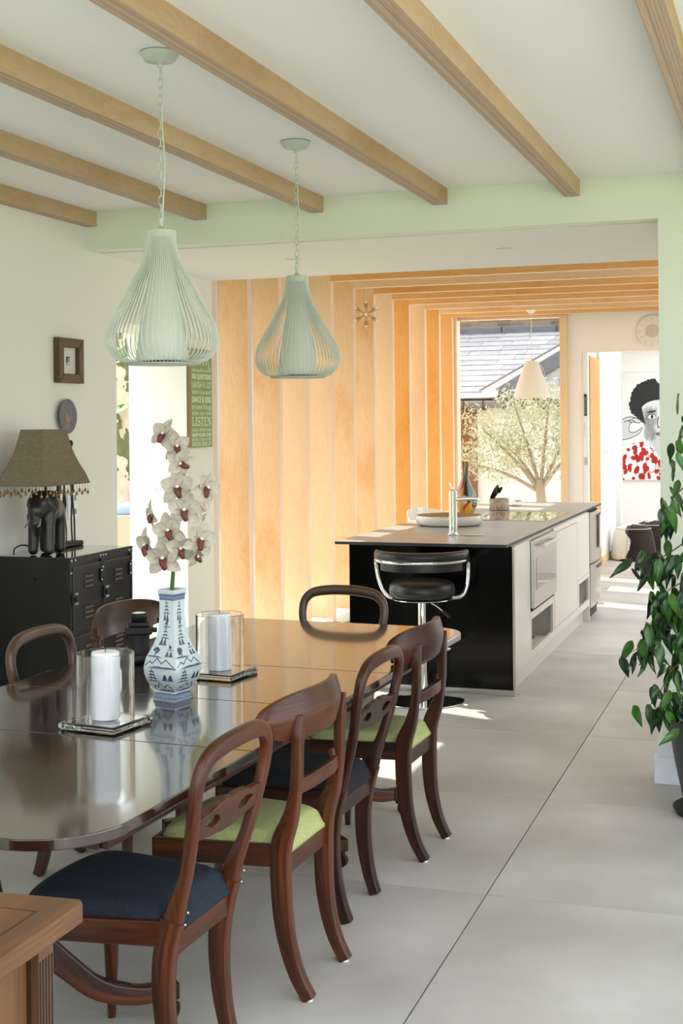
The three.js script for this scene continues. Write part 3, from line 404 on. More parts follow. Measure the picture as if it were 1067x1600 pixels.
{ // blue and white square vase
  const tex = canvasTex(1024, 1024, (c, W, H) => {
    const r = rng(21), blue = (a) => `rgba(${34 + r() * 22 | 0},${46 + r() * 22 | 0},${78 + r() * 26 | 0},${a})`; c.fillStyle = '#c6d3d6'; c.fillRect(0, 0, W, H);
    const Y = (v) => H * (1 - v);
    const band = (v0, v1) => { c.fillStyle = '#54698c'; c.fillRect(0, Y(v1), W, Y(v0) - Y(v1)); c.strokeStyle = '#2b406e'; c.lineWidth = 5; c.strokeRect(-9, Y(v1), W + 18, Y(v0) - Y(v1)); c.lineWidth = 2.5; for (let x = 0; x < W; x += 11) { c.strokeStyle = x % 2 ? '#c8d6e4' : '#3a5484'; c.beginPath(); c.arc(x, (Y(v0) + Y(v1)) / 2 + (r() - 0.5) * 8, 5 + r() * 5, 0, 5); c.stroke(); } };
    const hill = (x, y, w, h) => { c.fillStyle = blue(0.85); c.beginPath(); c.moveTo(x - w, y); c.quadraticCurveTo(x - w * 0.3, y - h, x, y - h * 0.5); c.quadraticCurveTo(x + w * 0.4, y - h * 0.9, x + w, y + 2); c.fill(); };
    const pagoda = (x, y, s) => { hill(x, y + 6 * s, 46 * s, 12 * s); c.fillStyle = blue(0.95); for (let k = 0; k < 3; k++) { const yy = y - 12 * s - k * 24 * s, w = (34 - k * 8) * s; c.beginPath(); c.moveTo(x - w, yy); c.quadraticCurveTo(x, yy - 6 * s, x + w, yy); c.lineTo(x + w * 0.5, yy - 12 * s); c.lineTo(x - w * 0.5, yy - 12 * s); c.fill(); c.fillRect(x - w * 0.4, yy, 5 * s, 14 * s); c.fillRect(x + w * 0.3, yy, 5 * s, 14 * s); } c.fillRect(x - 2 * s, y - 92 * s, 4 * s, 24 * s); };
    const tree = (x, y, s) => { hill(x, y + 4 * s, 52 * s, 14 * s); c.fillStyle = blue(0.85); for (let k = 0; k < 9; k++) { c.beginPath(); c.ellipse(x + (r() - 0.5) * 34 * s, y - 38 * s + (r() - 0.5) * 36 * s, 12 * s, 8 * s, r() * 3, 0, 7); c.fill(); } c.fillRect(x - 3 * s, y - 30 * s, 6 * s, 32 * s); };
    const boats = (x, y, s) => { for (const d of [-14, 16]) { c.fillStyle = blue(0.9); c.beginPath(); c.moveTo(x + d * s - 14 * s, y); c.quadraticCurveTo(x + d * s - 10 * s, y - 40 * s, x + d * s + 4 * s, y - 44 * s); c.lineTo(x + d * s + 12 * s, y); c.fill(); } c.fillRect(x - 32 * s, y, 66 * s, 5 * s); };
    const peaks = (x, y, s) => { c.strokeStyle = blue(1); c.lineWidth = 6 * s; c.beginPath(); c.moveTo(x - 80 * s, y); c.lineTo(x - 56 * s, y - 34 * s); c.lineTo(x - 40 * s, y - 18 * s); c.lineTo(x - 14 * s, y - 58 * s); c.lineTo(x + 12 * s, y - 22 * s); c.lineTo(x + 36 * s, y - 50 * s); c.lineTo(x + 76 * s, y); c.stroke(); hill(x + 20 * s, y + 12 * s, 84 * s, 22 * s); c.strokeStyle = blue(0.25); c.lineWidth = 2; for (let k = 0; k < 5; k++) { c.beginPath(); c.moveTo(x - 60 * s, y + 20 + k * 5); c.lineTo(x + 60 * s, y + 18 + k * 5); c.stroke(); } };
    band(0.905, 0.955); band(0.012, 0.062);
    for (let f = 0; f < 4; f++) { const x = f * 256 + 128, s = 0.9; pagoda(x, Y(0.79), 1.35); boats(x - 6, Y(0.725), 1.35); tree(x + 6, Y(0.665), 1.1); pagoda(x - 4, Y(0.565), 1.3); boats(x - 16, Y(0.505), 1.3); tree(x + 70, Y(0.465), 0.7); tree(x - 52, Y(0.4), 1.35); boats(x + 62, Y(0.41), 1); peaks(x, Y(0.315), 1.3); pagoda(x - 50, Y(0.185), 1.25); boats(x + 58, Y(0.195), 1.25); peaks(x + 6, Y(0.095), 1.2); }
  });
  const prof = [[0.056, 0], [0.058, 0.004], [0.05, 0.026], [0.05, 0.03], [0.058, 0.036], [0.075, 0.06], [0.083, 0.085], [0.084, 0.105], [0.077, 0.135], [0.06, 0.165], [0.047, 0.195], [0.04, 0.23], [0.0365, 0.27], [0.0365, 0.31], [0.038, 0.33], [0.042, 0.342], [0.0425, 0.35], [0.04, 0.352], [0.034, 0.345], [0.03, 0.3], [0.028, 0.22], [0.001, 0.2]];
  const pos = [], uv = [], idx = [], n = 8;
  for (let f = 0; f < 4; f++) for (let i = 0; i < prof.length; i++) for (let j = 0; j <= n; j++) { const [r0, y] = prof[i], a = f * PI / 2, q = -1 + 2 * j / n, bulge = 1 + 0.1 * (1 - q * q) * sstep(0.05, 0.084, r0), fx = r0 * q, fz = r0 * bulge; pos.push(Math.cos(a) * fx + Math.sin(a) * fz, y, -Math.sin(a) * fx + Math.cos(a) * fz); uv.push((f + 0.06 + 0.88 * j / n) / 4, i > 16 ? 0.98 : y / 0.352); }
  for (let f = 0; f < 4; f++) for (let i = 0; i < prof.length - 1; i++) for (let j = 0; j < n; j++) { const R = n + 1, a = (f * prof.length + i) * R + j, b = a + R; idx.push(a, a + 1, b, b, a + 1, b + 1); }
  const g = new THREE.BufferGeometry(); g.setAttribute('position', new THREE.Float32BufferAttribute(pos, 3)); g.setAttribute('uv', new THREE.Float32BufferAttribute(uv, 2)); g.setIndex(idx); g.computeVertexNormals();
  const v = solo('porcelain_vase', 'square blue and white porcelain vase holding the orchids', 'vase', g, phy({ map: tex, roughness: 0.2, clearcoat: 0.8, clearcoatRoughness: 0.06 }), [-1.893, TH + 0.0004, -3.875]); v.rotation.y = -0.22; v.scale.set(0.78, 1, 0.78);
}
{ // orchids
  const petal = (len, wid, curl, cup) => plate(8, 12, (u, v) => { const w = wid * Math.pow(Math.sin(PI * Math.pow(clamp(v, 0.015, 0.99), 0.86)), 0.66); return V(u * w, v * len, curl * v * v + cup * u * u * w); }, 0.0012);
  const P1 = petal(0.054, 0.0185, -0.012, 0.4), P2 = petal(0.05, 0.022, 0.006, 0.3), lipG = blob([[[0, -0.002, 0.004, 0.006], [0, -0.012, 0.014, 0.009]], [[0, -0.012, 0.014, 0.007], [0.004, -0.024, 0.016, 0.0075]], [[-0.006, -0.004, 0.01, 0.005], [0.007, -0.004, 0.01, 0.005]]], 0.005, 22, V(-0.02, -0.036, -0.006), V(0.02, 0.008, 0.03)), colG = new THREE.SphereGeometry(0.0055, 10, 8);
  const A = thing('orchid_stem', 'tall stem of cream orchids with maroon lips in the vase', 'flower'), B = thing('orchid_stem', 'shorter leaning stem of cream orchids branching beside the taller one', 'flower');
  const blossom = (t, x, y, z, yaw, pitch, roll, s) => { const b = new THREE.Group(); b.name = 'blossom'; t.add(b); b.position.set(x, y, z); b.rotation.set(pitch, yaw, roll, 'YXZ'); b.scale.setScalar(s);
    [[0, P1], [2.3, P1], [-2.3, P1], [1.15, P2], [-1.15, P2]].forEach(([a, g]) => { const m = part('petal', g, M.tepal, b, 0, 0, 0); m.rotation.set(0.16, 0, a, 'ZYX'); }); part('lip', lipG, M.lip, b); part('column', colG, M.lipWhite, b, 0, 0.002, 0.012); };
  part('stem', tube([[-1.888, 1.0, -3.872], [-1.89, 1.1, -3.87], [-1.88, 1.2, -3.868], [-1.86, 1.34, -3.862], [-1.848, 1.46, -3.858], [-1.862, 1.55, -3.85], [-1.88, 1.6, -3.845]], 0.0045, 40, 8), M.stem, A);
  part('stem', tube([[-1.9, 1.0, -3.878], [-1.896, 1.12, -3.88], [-1.878, 1.2, -3.88], [-1.83, 1.25, -3.882], [-1.79, 1.275, -3.88]], 0.004, 30, 8), M.stem, B); part('stem', tube([[-1.894, 1.0, -3.87], [-1.885, 1.1, -3.868], [-1.878, 1.2, -3.868]], 0.004, 12, 8), M.stem, B);
  const cam = 0.43;
  [[-1.886, 1.588, -3.817, -0.2, -0.3, -0.3, 1], [-1.852, 1.552, -3.83, 0.75, 0.1, 0.2, 0.95], [-1.838, 1.498, -3.832, 0.55, 0.2, 1.0, 0.95], [-1.846, 1.42, -3.826, 0.35, -0.1, 0.1, 1.15], [-1.762, 1.42, -3.855, 1.1, 0.1, -0.5, 1.05], [-1.826, 1.35, -3.83, 0.45, 0.05, 0.0, 1.15], [-1.925, 1.335, -3.81, -0.9, 0.1, 0.4, 0.95], [-1.873, 1.284, -3.818, 0.1, 0.0, 0.25, 1.1]].forEach((q) => blossom(A, ...q));
  [[-1.942, 1.238, -3.805, -0.6, 0.1, 0.1, 1.05], [-1.781, 1.256, -3.848, 0.9, 0.0, -0.35, 1.15], [-1.837, 1.228, -3.826, 0.5, 0.1, 0.05, 1.05], [-1.892, 1.196, -3.815, 0.2, 0.0, 0.1, 1.2], [-1.795, 1.205, -3.85, 1.3, 0.5, 0.6, 0.85]].forEach((q) => blossom(B, ...q));
}
{ // camera lens standing on its front
  const t = thing('camera_lens', 'black camera lens standing upright on the dining table', 'lens', [-2.3, TH + 0.0004, -4.43], 0.4);
  part('hood', lathe([[0, 0], [0.047, 0], [0.052, 0.012], [0.052, 0.026], [0.046, 0.034], [0, 0.034]], 40), M.blackMatte, t);
  part('gold_ring', lathe([[0.043, 0.034], [0.0445, 0.034], [0.0445, 0.037], [0.043, 0.037]], 40), M.brass, t);
  part('barrel', lathe([[0, 0.034], [0.039, 0.034], [0.04, 0.038], [0.04, 0.06], [0.0385, 0.062], [0.0385, 0.095], [0.04, 0.098], [0.04, 0.104], [0, 0.104]], 40), M.blackMatte, t);
  part('tilt_block', rbox(-0.05, 0.05, 0.104, 0.132, -0.036, 0.036, 0.006), M.blackMatte, t); part('shift_block', rbox(-0.038, 0.038, 0.132, 0.15, -0.03, 0.03, 0.006), M.blackMatte, t);
  part('knob', (() => { const g = new THREE.CylinderGeometry(0.009, 0.009, 0.016, 18); g.rotateZ(PI / 2); return g; })(), M.blackMatte, t, 0.058, 0.118, 0.005);
  part('mount', lathe([[0, 0.15], [0.03, 0.15], [0.03, 0.176], [0.026, 0.179], [0, 0.179]], 36), M.blackMatte, t); part('end_cap', lathe([[0, 0.179], [0.026, 0.179], [0.025, 0.182], [0, 0.183]], 36), M.steel, t);
}
// ---------------------------------------------------------------- green wire pendants
for (const [x, z, label] of [[-1.748, -3.53, 'sage green ribbed wire pendant lamp in front of the green wall sign'], [-1.814, -4.835, 'sage green ribbed wire pendant lamp in front of the plywood fins']]) {
  const top = 2.192, t = thing('pendant_lamp', label, 'lamp', [x, top, z], 0, 'green wire pendant lamps');
  part('ceiling_rose', lathe([[0, CEIL - top], [0.058, CEIL - top], [0.058, CEIL - top - 0.006], [0.045, CEIL - top - 0.026], [0.01, CEIL - top - 0.028], [0.008, CEIL - top - 0.045], [0, CEIL - top - 0.045]], 36), M.sage, t);
  const link = new THREE.TorusGeometry(0.0085, 0.0014, 6, 16); link.scale(0.85, 1.75, 1); const n = 18, y0 = 0.03, y1 = CEIL - top - 0.05;
  for (let i = 0; i < n; i++) { const m = part('chain_link', link, M.sage, t, 0, lerp(y0, y1, (i + 0.3) / n), 0); m.rotation.y = (i % 2) * PI / 2 + 0.4; m.scale.y = (y1 - y0) / n / 0.0245; }
  part('cord', tube([[0.002, 0.015, 0.002], [0.009, 0.08, 0.004], [0.011, 0.2, -0.003], [0.008, 0.33, 0.005], [0.01, 0.42, 0], [0.003, CEIL - top - 0.04, 0]], 0.0022, 40, 6), M.sage, t);
  part('top_cap', lathe([[0, 0.012], [0.008, 0.012], [0.009, 0.001], [0.04, 0], [0.0415, -0.003], [0.0415, -0.022], [0.04, -0.024], [0, -0.024]], 40), M.sage, t); part('stalk', new THREE.CylinderGeometry(0.005, 0.006, 0.03, 12), M.sage, t, 0, 0.02, 0);
  const rp = [[0.0415, -0.002], [0.042, -0.025], [0.047, -0.057], [0.064, -0.108], [0.086, -0.147], [0.105, -0.185], [0.127, -0.224], [0.149, -0.263], [0.163, -0.302], [0.1655, -0.327], [0.153, -0.36], [0.133, -0.38], [0.103, -0.391], [0.08, -0.393]];
  const rib = sweep(curve(rp.map(([r, y]) => [r, y, 0]), 40), 0.0032, 0.0032, V(0, 0, 1), { e: 2, n: 6 });
  for (let i = 0; i < 64; i++) part('rib', rib, M.sage, t).rotation.y = i / 64 * 2 * PI;
  part('inner_shade', lathe([[0.022, -0.03], [0.03, -0.06], [0.045, -0.16], [0.064, -0.28], [0.08, -0.385], [0.0785, -0.385], [0.062, -0.28], [0.043, -0.16], [0.028, -0.06]], 40), M.sage, t);
  part('bottom_ring', lathe([[0.08, -0.397], [0.106, -0.396], [0.107, -0.391], [0.08, -0.39], [0.08, -0.397]], 48), M.sage, t); part('diffuser', lathe([[0, -0.394], [0.08, -0.394], [0.08, -0.391], [0, -0.391]], 40), M.shadeWhite, t);
}
// ---------------------------------------------------------------- locker, lamp and ornaments
{
  const x0 = -3.425, x1 = -3.042, z0 = -5.205, z1 = -5.802, h = 1.03, t = thing('metal_locker', 'black riveted metal locker with louvred doors against the left wall', 'locker', [0, 0, 0]);
  part('body', rbox(x0, x1 - 0.012, 0.02, h - 0.003, z1, z0, 0.003), M.lockerBlack, t); part('top_plate', rbox(x0, x1 - 0.002, h - 0.003, h, z1, z0, 0.001), phy({ color: 0x161614, roughness: 0.12, clearcoat: 1, clearcoatRoughness: 0.06 }), t); part('plinth', box(x0 + 0.02, x1 - 0.03, 0, 0.02, z1 + 0.02, z0 - 0.02), M.blackMatte, t);
  const zc = (z0 + z1) / 2, cols = [[z0 - 0.028, zc + 0.012], [zc - 0.012, z1 + 0.028]], rows = [[0.7, 0.985], [0.385, 0.67], [0.06, 0.355]];
  for (const z of [z0 - 0.011, zc, z1 + 0.011]) part('edge_strip', rbox(x1 - 0.014, x1 - 0.002, 0.02, h - 0.002, z - 0.009, z + 0.009, 0.002), M.lockerBlack, t); part('top_strip', rbox(x1 - 0.014, x1 - 0.001, h - 0.03, h, z1, z0, 0.002), M.lockerBlack, t);
  const louv = new THREE.CylinderGeometry(0.006, 0.006, 0.075, 10, 1, false, 0, PI); louv.rotateX(PI / 2); const rv = new THREE.SphereGeometry(0.0055, 10, 8);
  for (const [a, b] of cols) for (const [ya, yb] of rows) {
    const d = part('door', rbox(x1 - 0.012, x1 - 0.003, ya, yb, b, a, 0.002), M.lockerBlack, t), zm = (a + b) / 2;
    part('door_edge', merge([box(x1 - 0.004, x1 - 0.0015, ya, yb, a - 0.004, a), box(x1 - 0.004, x1 - 0.0015, yb - 0.004, yb, b, a)]), M.lockerEdge, d);
    for (const y of [yb - 0.075, ya + 0.07]) for (let k = -1; k <= 1; k++) { const m = part('louvre', louv, M.lockerEdge, d, x1 - 0.003, y + k * 0.022, zm - 0.01); m.rotation.z = -0.3; }
    part('latch', merge([rbox(x1 - 0.004, x1 + 0.006, (ya + yb) / 2 - 0.03, (ya + yb) / 2 + 0.03, a - 0.03, a + 0.012, 0.003), (() => { const g = new THREE.CylinderGeometry(0.009, 0.009, 0.016, 14); g.rotateZ(PI / 2); g.translate(x1 + 0.01, (ya + yb) / 2, a - 0.004); return g; })()]), M.blackMatte, d);
    for (const dy of [-0.022, 0, 0.022]) for (const dz of [-0.008, -0.024]) part('rivet', rv, M.rivet, d, x1 + 0.006, (ya + yb) / 2 + dy, a + dz);
    for (const y of [yb - 0.06, ya + 0.05]) { part('hinge', rbox(x1 - 0.004, x1 + 0.006, y - 0.03, y + 0.03, b - 0.006, b + 0.014, 0.003), M.blackMatte, d); for (const q of [-0.022, 0.022]) part('rivet', rv, M.rivet, d, x1 + 0.004, y + q, b + 0.008); }
  }
  for (const z of [z0 - 0.012, z0 - 0.045, zc + 0.025, zc, zc - 0.025, z1 + 0.04, z1 + 0.012]) part('rivet', rv, M.rivet, t, x1 + 0.0005, h - 0.015, z);
  for (const z of [z0 - 0.011, zc, z1 + 0.011]) part('rivet', rv, M.rivet, t, x1 - 0.001, h - 0.07, z);
  part('cable_hole', (() => { const g = new THREE.CylinderGeometry(0.006, 0.006, 0.004, 12); g.rotateX(PI / 2); return g; })(), std({ color: 0x020202, roughness: 1 }), t, -3.22, 0.93, z0 + 0.0005);
}
{ // elephant lamp
  const t = thing('elephant_lamp', 'carved dark elephant table lamp with taupe beaded shade on the locker', 'lamp', [-3.245, 1.0304, -5.33], 0.12);
  const body = blob([[[0, 0.19, -0.06, 0.068], [0, 0.2, 0.0, 0.07]], [[0, 0.2, 0.0, 0.068], [0, 0.23, 0.05, 0.05]], [[0, 0.225, 0.06, 0.046], [0, 0.2, 0.085, 0.036]], [[0, 0.2, 0.085, 0.03], [0.0, 0.14, 0.1, 0.022]], [[0, 0.14, 0.1, 0.022], [0.004, 0.09, 0.088, 0.014]], [[-0.034, 0.15, 0.03, 0.03], [-0.038, 0.015, 0.04, 0.023]], [[0.034, 0.15, 0.03, 0.03], [0.04, 0.015, 0.045, 0.023]], [[-0.036, 0.15, -0.08, 0.03], [-0.038, 0.015, -0.085, 0.023]], [[0.036, 0.15, -0.08, 0.03], [0.04, 0.015, -0.08, 0.023]], [[0, 0.2, -0.12, 0.008], [0.004, 0.1, -0.14, 0.006]]], 0.02, 54, V(-0.16, -0.012, -0.16), V(0.16, 0.308, 0.16));
  body.translate(0, 0.008, 0); part('elephant_body', body, M.ebony, t);
  for (const s of [-1, 1]) part('ear', plate(8, 8, (u, v) => V(s * (0.042 + 0.034 * v), 0.2 + u * 0.06 * Math.sqrt(Math.max(0.02, 1 - Math.pow(v - 0.2, 2) * 1.3)), 0.055 - 0.045 * v + 0.01 * u * u), 0.007), M.ebony, t);
  for (const s of [-1, 1]) part('tusk', tube([[s * 0.022, 0.17, 0.095], [s * 0.03, 0.145, 0.12], [s * 0.03, 0.135, 0.14]], 0.005, 10, 8), std({ color: 0x8d8676, roughness: 0.4 }), t);
  part('saddle', lathe([[0, 0.262], [0.055, 0.262], [0.05, 0.285], [0.03, 0.29], [0, 0.29]], 24), M.ebony, t, 0, 0, -0.015);
  part('pole', new THREE.CylinderGeometry(0.006, 0.006, 0.27, 12), M.blackMatte, t, 0, 0.42, -0.015);
  const sh = (() => { const pos = [], uv = [], idx = [], pr = [[1, 0], [0.83, 0.045], [0.68, 0.1], [0.56, 0.16], [0.48, 0.22], [0.44, 0.25]], n = 12, bx = 0.125, bz = 0.192, y0 = 0.322; for (let f = 0; f < 4; f++) for (let i = 0; i < pr.length; i++) for (let j = 0; j <= n; j++) { const [k, y] = pr[i], q = -1 + 2 * j / n, kx = bx * lerp(1, k, 1), kz = bz * lerp(1, k * 1.18, i ? 1 : 0), c = [[kx * q, kz], [kx, -kz * q], [-kx * q, -kz], [-kx, kz * q]][f]; pos.push(c[0], y0 + y, c[1]); uv.push(q * (f % 2 ? kz : kx), y); }
    for (let f = 0; f < 4; f++) for (let i = 0; i < pr.length - 1; i++) for (let j = 0; j < n; j++) { const R = n + 1, a = (f * pr.length + i) * R + j, b = a + R; idx.push(a, a + 1, b, b, a + 1, b + 1); } const g = new THREE.BufferGeometry(); g.setAttribute('position', new THREE.Float32BufferAttribute(pos, 3)); g.setAttribute('uv', new THREE.Float32BufferAttribute(uv, 2)); g.setIndex(idx); g.computeVertexNormals(); return g; })();
  const shade = part('lamp_shade', sh, M.taupe, t); shade.rotation.y = -0.12; shade.material = M.taupe.clone(); shade.material.side = THREE.DoubleSide;
  for (const [sx, sz] of [[1, 1], [1, -1], [-1, 1], [-1, -1]]) part('seam', tube([[1, 0], [0.83, 0.045], [0.68, 0.1], [0.56, 0.16], [0.48, 0.22], [0.44, 0.25]].map(([k, y], i) => [sx * 0.125 * k, 0.322 + y, sz * 0.192 * (i ? k * 1.18 : 1)]), 0.003, 16, 6), M.taupe, shade);
  part('trim', tube([[0.125, 0.322, 0.192], [0.125, 0.322, 0], [0.125, 0.322, -0.192]], 0.004, 8, 6), M.taupe, shade); part('trim', tube([[-0.125, 0.322, 0.192], [0, 0.322, 0.192], [0.125, 0.322, 0.192]], 0.004, 8, 6), M.taupe, shade);
  const bead = merge([new THREE.SphereGeometry(0.0065, 10, 8).scale(1, 1.25, 1), new THREE.SphereGeometry(0.003, 8, 6).translate(0, 0.01, 0), new THREE.CylinderGeometry(0.0009, 0.0009, 0.034, 5).translate(0, 0.022, 0)]), r = rng(4);
  const drop = (x, z, k) => part('bead_drop', bead, M.amber, shade, x, 0.322 - (k % 2 ? 0.032 : 0.044) - r() * 0.004, z);
  for (let k = 0; k < 15; k++) drop(0.124, 0.18 - k * 0.0257, k); for (let k = 0; k < 9; k++) drop(-0.11 + k * 0.0265, 0.191, k); for (let k = 0; k < 12; k++) drop(-0.124, 0.17 - k * 0.03, k + 1);
  const c = solo('power_cable', 'black lamp cable looping on top of the locker', 'cable', tube([[-3.3, 1.06, -5.33], [-3.33, 1.075, -5.27], [-3.345, 1.06, -5.235], [-3.34, 1.034, -5.222]], 0.0035, 20, 8), M.blackMatte);
}
{ // tall thin bronze figures
  const t = thing('bronze_sculpture', 'group of thin bronze standing figures on a dark base', 'sculpture', [-3.345, 1.0304, -5.69]);
  part('base', rbox(-0.035, 0.035, 0, 0.022, -0.11, 0.11, 0.006), M.bronze, t);
  const fig = (z, h, lean, s) => { for (const d of [-1, 1]) { part('limb', tube([[0, 0.02, z + d * 0.012], [0, h * 0.25, z + d * 0.014 + lean * 0.25], [0, h * 0.5, z + d * 0.003 + lean * 0.5], [0, h * 0.62, z + d * 0.013 + lean * 0.6], [0, h * 0.86, z + lean * 0.9 + d * 0.002]], 0.0032 * s, 26, 7), M.bronze, t); } part('torso', tube([[0, h * 0.48, z + lean * 0.5], [0, h * 0.7, z + lean * 0.7], [0, h * 0.9, z + lean * 0.9], [0, h * 0.96, z + lean]], 0.0045 * s, 14, 8), M.bronze, t); part('head', new THREE.SphereGeometry(0.013, 14, 10).scale(0.9, 1.35, 1.1), M.bronze, t, 0, h, z + lean); };
  fig(0.075, 0.46, -0.02, 1.3); fig(0.01, 0.33, 0.005, 1); fig(-0.07, 0.5, 0.02, 1.3);
}
{ // pictures and plates on the left wall
  const t = thing('picture_frame', 'small brown wooden picture frame hung on the left wall', 'picture', [XL, 1.942, -5.857]);
  const w = 0.238 / 2, hh = 0.224 / 2, fw = 0.046;
  const rail = (len) => { const s = new THREE.Shape(); s.moveTo(-len, 0); s.lineTo(len, 0); s.lineTo(len - fw, fw); s.lineTo(-len + fw, fw); s.closePath(); const g = new THREE.ExtrudeGeometry(s, { depth: 0.02, bevelEnabled: true, bevelSize: 0.004, bevelThickness: 0.008, bevelOffset: -0.004, bevelSegments: 3 }); return boxUV(g, 'x'); };
  const fm = std({ map: woodTex([64, 46, 28], [126, 98, 66], 141), roughness: 0.55 });
  [[0, w, hh], [PI, w, hh], [PI / 2, hh, w], [-PI / 2, hh, w]].forEach(([a, len, off]) => { const m = part('frame_rail', rail(len), fm, t); m.rotation.set(0, PI / 2, 0); const hold = m; hold.geometry = hold.geometry.clone(); hold.geometry.translate(0, -off, 0.008); hold.geometry.rotateZ(a); });
  part('mount_card', box(0.001, 0.012, -hh + 0.04, hh - 0.04, -w + 0.04, w - 0.04), std({ color: 0xd9d5cc, roughness: 0.9 }), t);
  part('print', box(0.012, 0.0125, -0.022, 0.022, -0.019, 0.019), std({ map: dataTex(32, 32, (u, v) => { const n = vnoise(u * 8, v * 8, 8, 8, 12) > 0.48 ? 60 : 190; return [n, n, n]; }, 0.045, 0.045), roughness: 0.9 }), t);
  const pl = thing('decorative_plate', 'dark glazed plate with a red bird hung on the left wall', 'plate', [XL, 1.664, -5.83], PI / 2);
  const pt = canvasTex(256, 256, (c) => { const r = rng(33); c.fillStyle = '#2b3737'; c.fillRect(0, 0, 256, 256); for (let i = 0; i < 240; i++) { c.fillStyle = `rgba(${26 + r() * 60 | 0},${38 + r() * 62 | 0},${40 + r() * 60 | 0},.35)`; c.beginPath(); c.ellipse(r() * 256, r() * 256, 5 + r() * 18, 4 + r() * 9, r() * 3, 0, 7); c.fill(); } c.fillStyle = '#8a4a2c'; c.beginPath(); c.moveTo(86, 118); c.quadraticCurveTo(100, 80, 116, 112); c.quadraticCurveTo(130, 132, 168, 128); c.lineTo(206, 116); c.lineTo(190, 132); c.lineTo(206, 146); c.lineTo(172, 144); c.quadraticCurveTo(160, 178, 120, 178); c.quadraticCurveTo(84, 176, 86, 118); c.fill(); c.strokeStyle = '#3a2418'; c.lineWidth = 4; c.stroke(); c.strokeStyle = '#b08058'; c.lineWidth = 6; for (const x of [110, 138]) { c.beginPath(); c.moveTo(x, 178); c.lineTo(x, 212); c.lineTo(x - 12, 222); c.stroke(); } });
  const disc = new THREE.CircleGeometry(0.083, 48); const pm = phy({ map: pt, roughness: 0.4, clearcoat: 0.2, clearcoatRoughness: 0.2 });
  part('plate_body', (() => { const g = lathe([[0, 0.002], [0.05, 0.002], [0.083, 0.02], [0.087, 0.026], [0.084, 0.028], [0.08, 0.026], [0, 0.02]], 48); g.rotateX(PI / 2); return g; })(), phy({ color: 0x23282a, roughness: 0.25, clearcoat: 0.6 }), pl); part('plate_face', disc, pm, pl, 0, 0, 0.0275);
  const so = thing('wall_socket', 'white double socket plate on the wall behind the bronze figures', 'socket', [XL, 1.22, -5.9]); part('plate', rbox(0, 0.01, -0.075, 0.075, -0.045, 0.045, 0.004), M.trimWhite, so); for (const y of [-0.035, 0.035]) for (const z of [-0.018, 0.018]) part('rocker', rbox(0.01, 0.014, y - 0.014, y + 0.014, z - 0.01, z + 0.01, 0.002), std({ color: 0x9a9a96, roughness: 0.5 }), so);
}
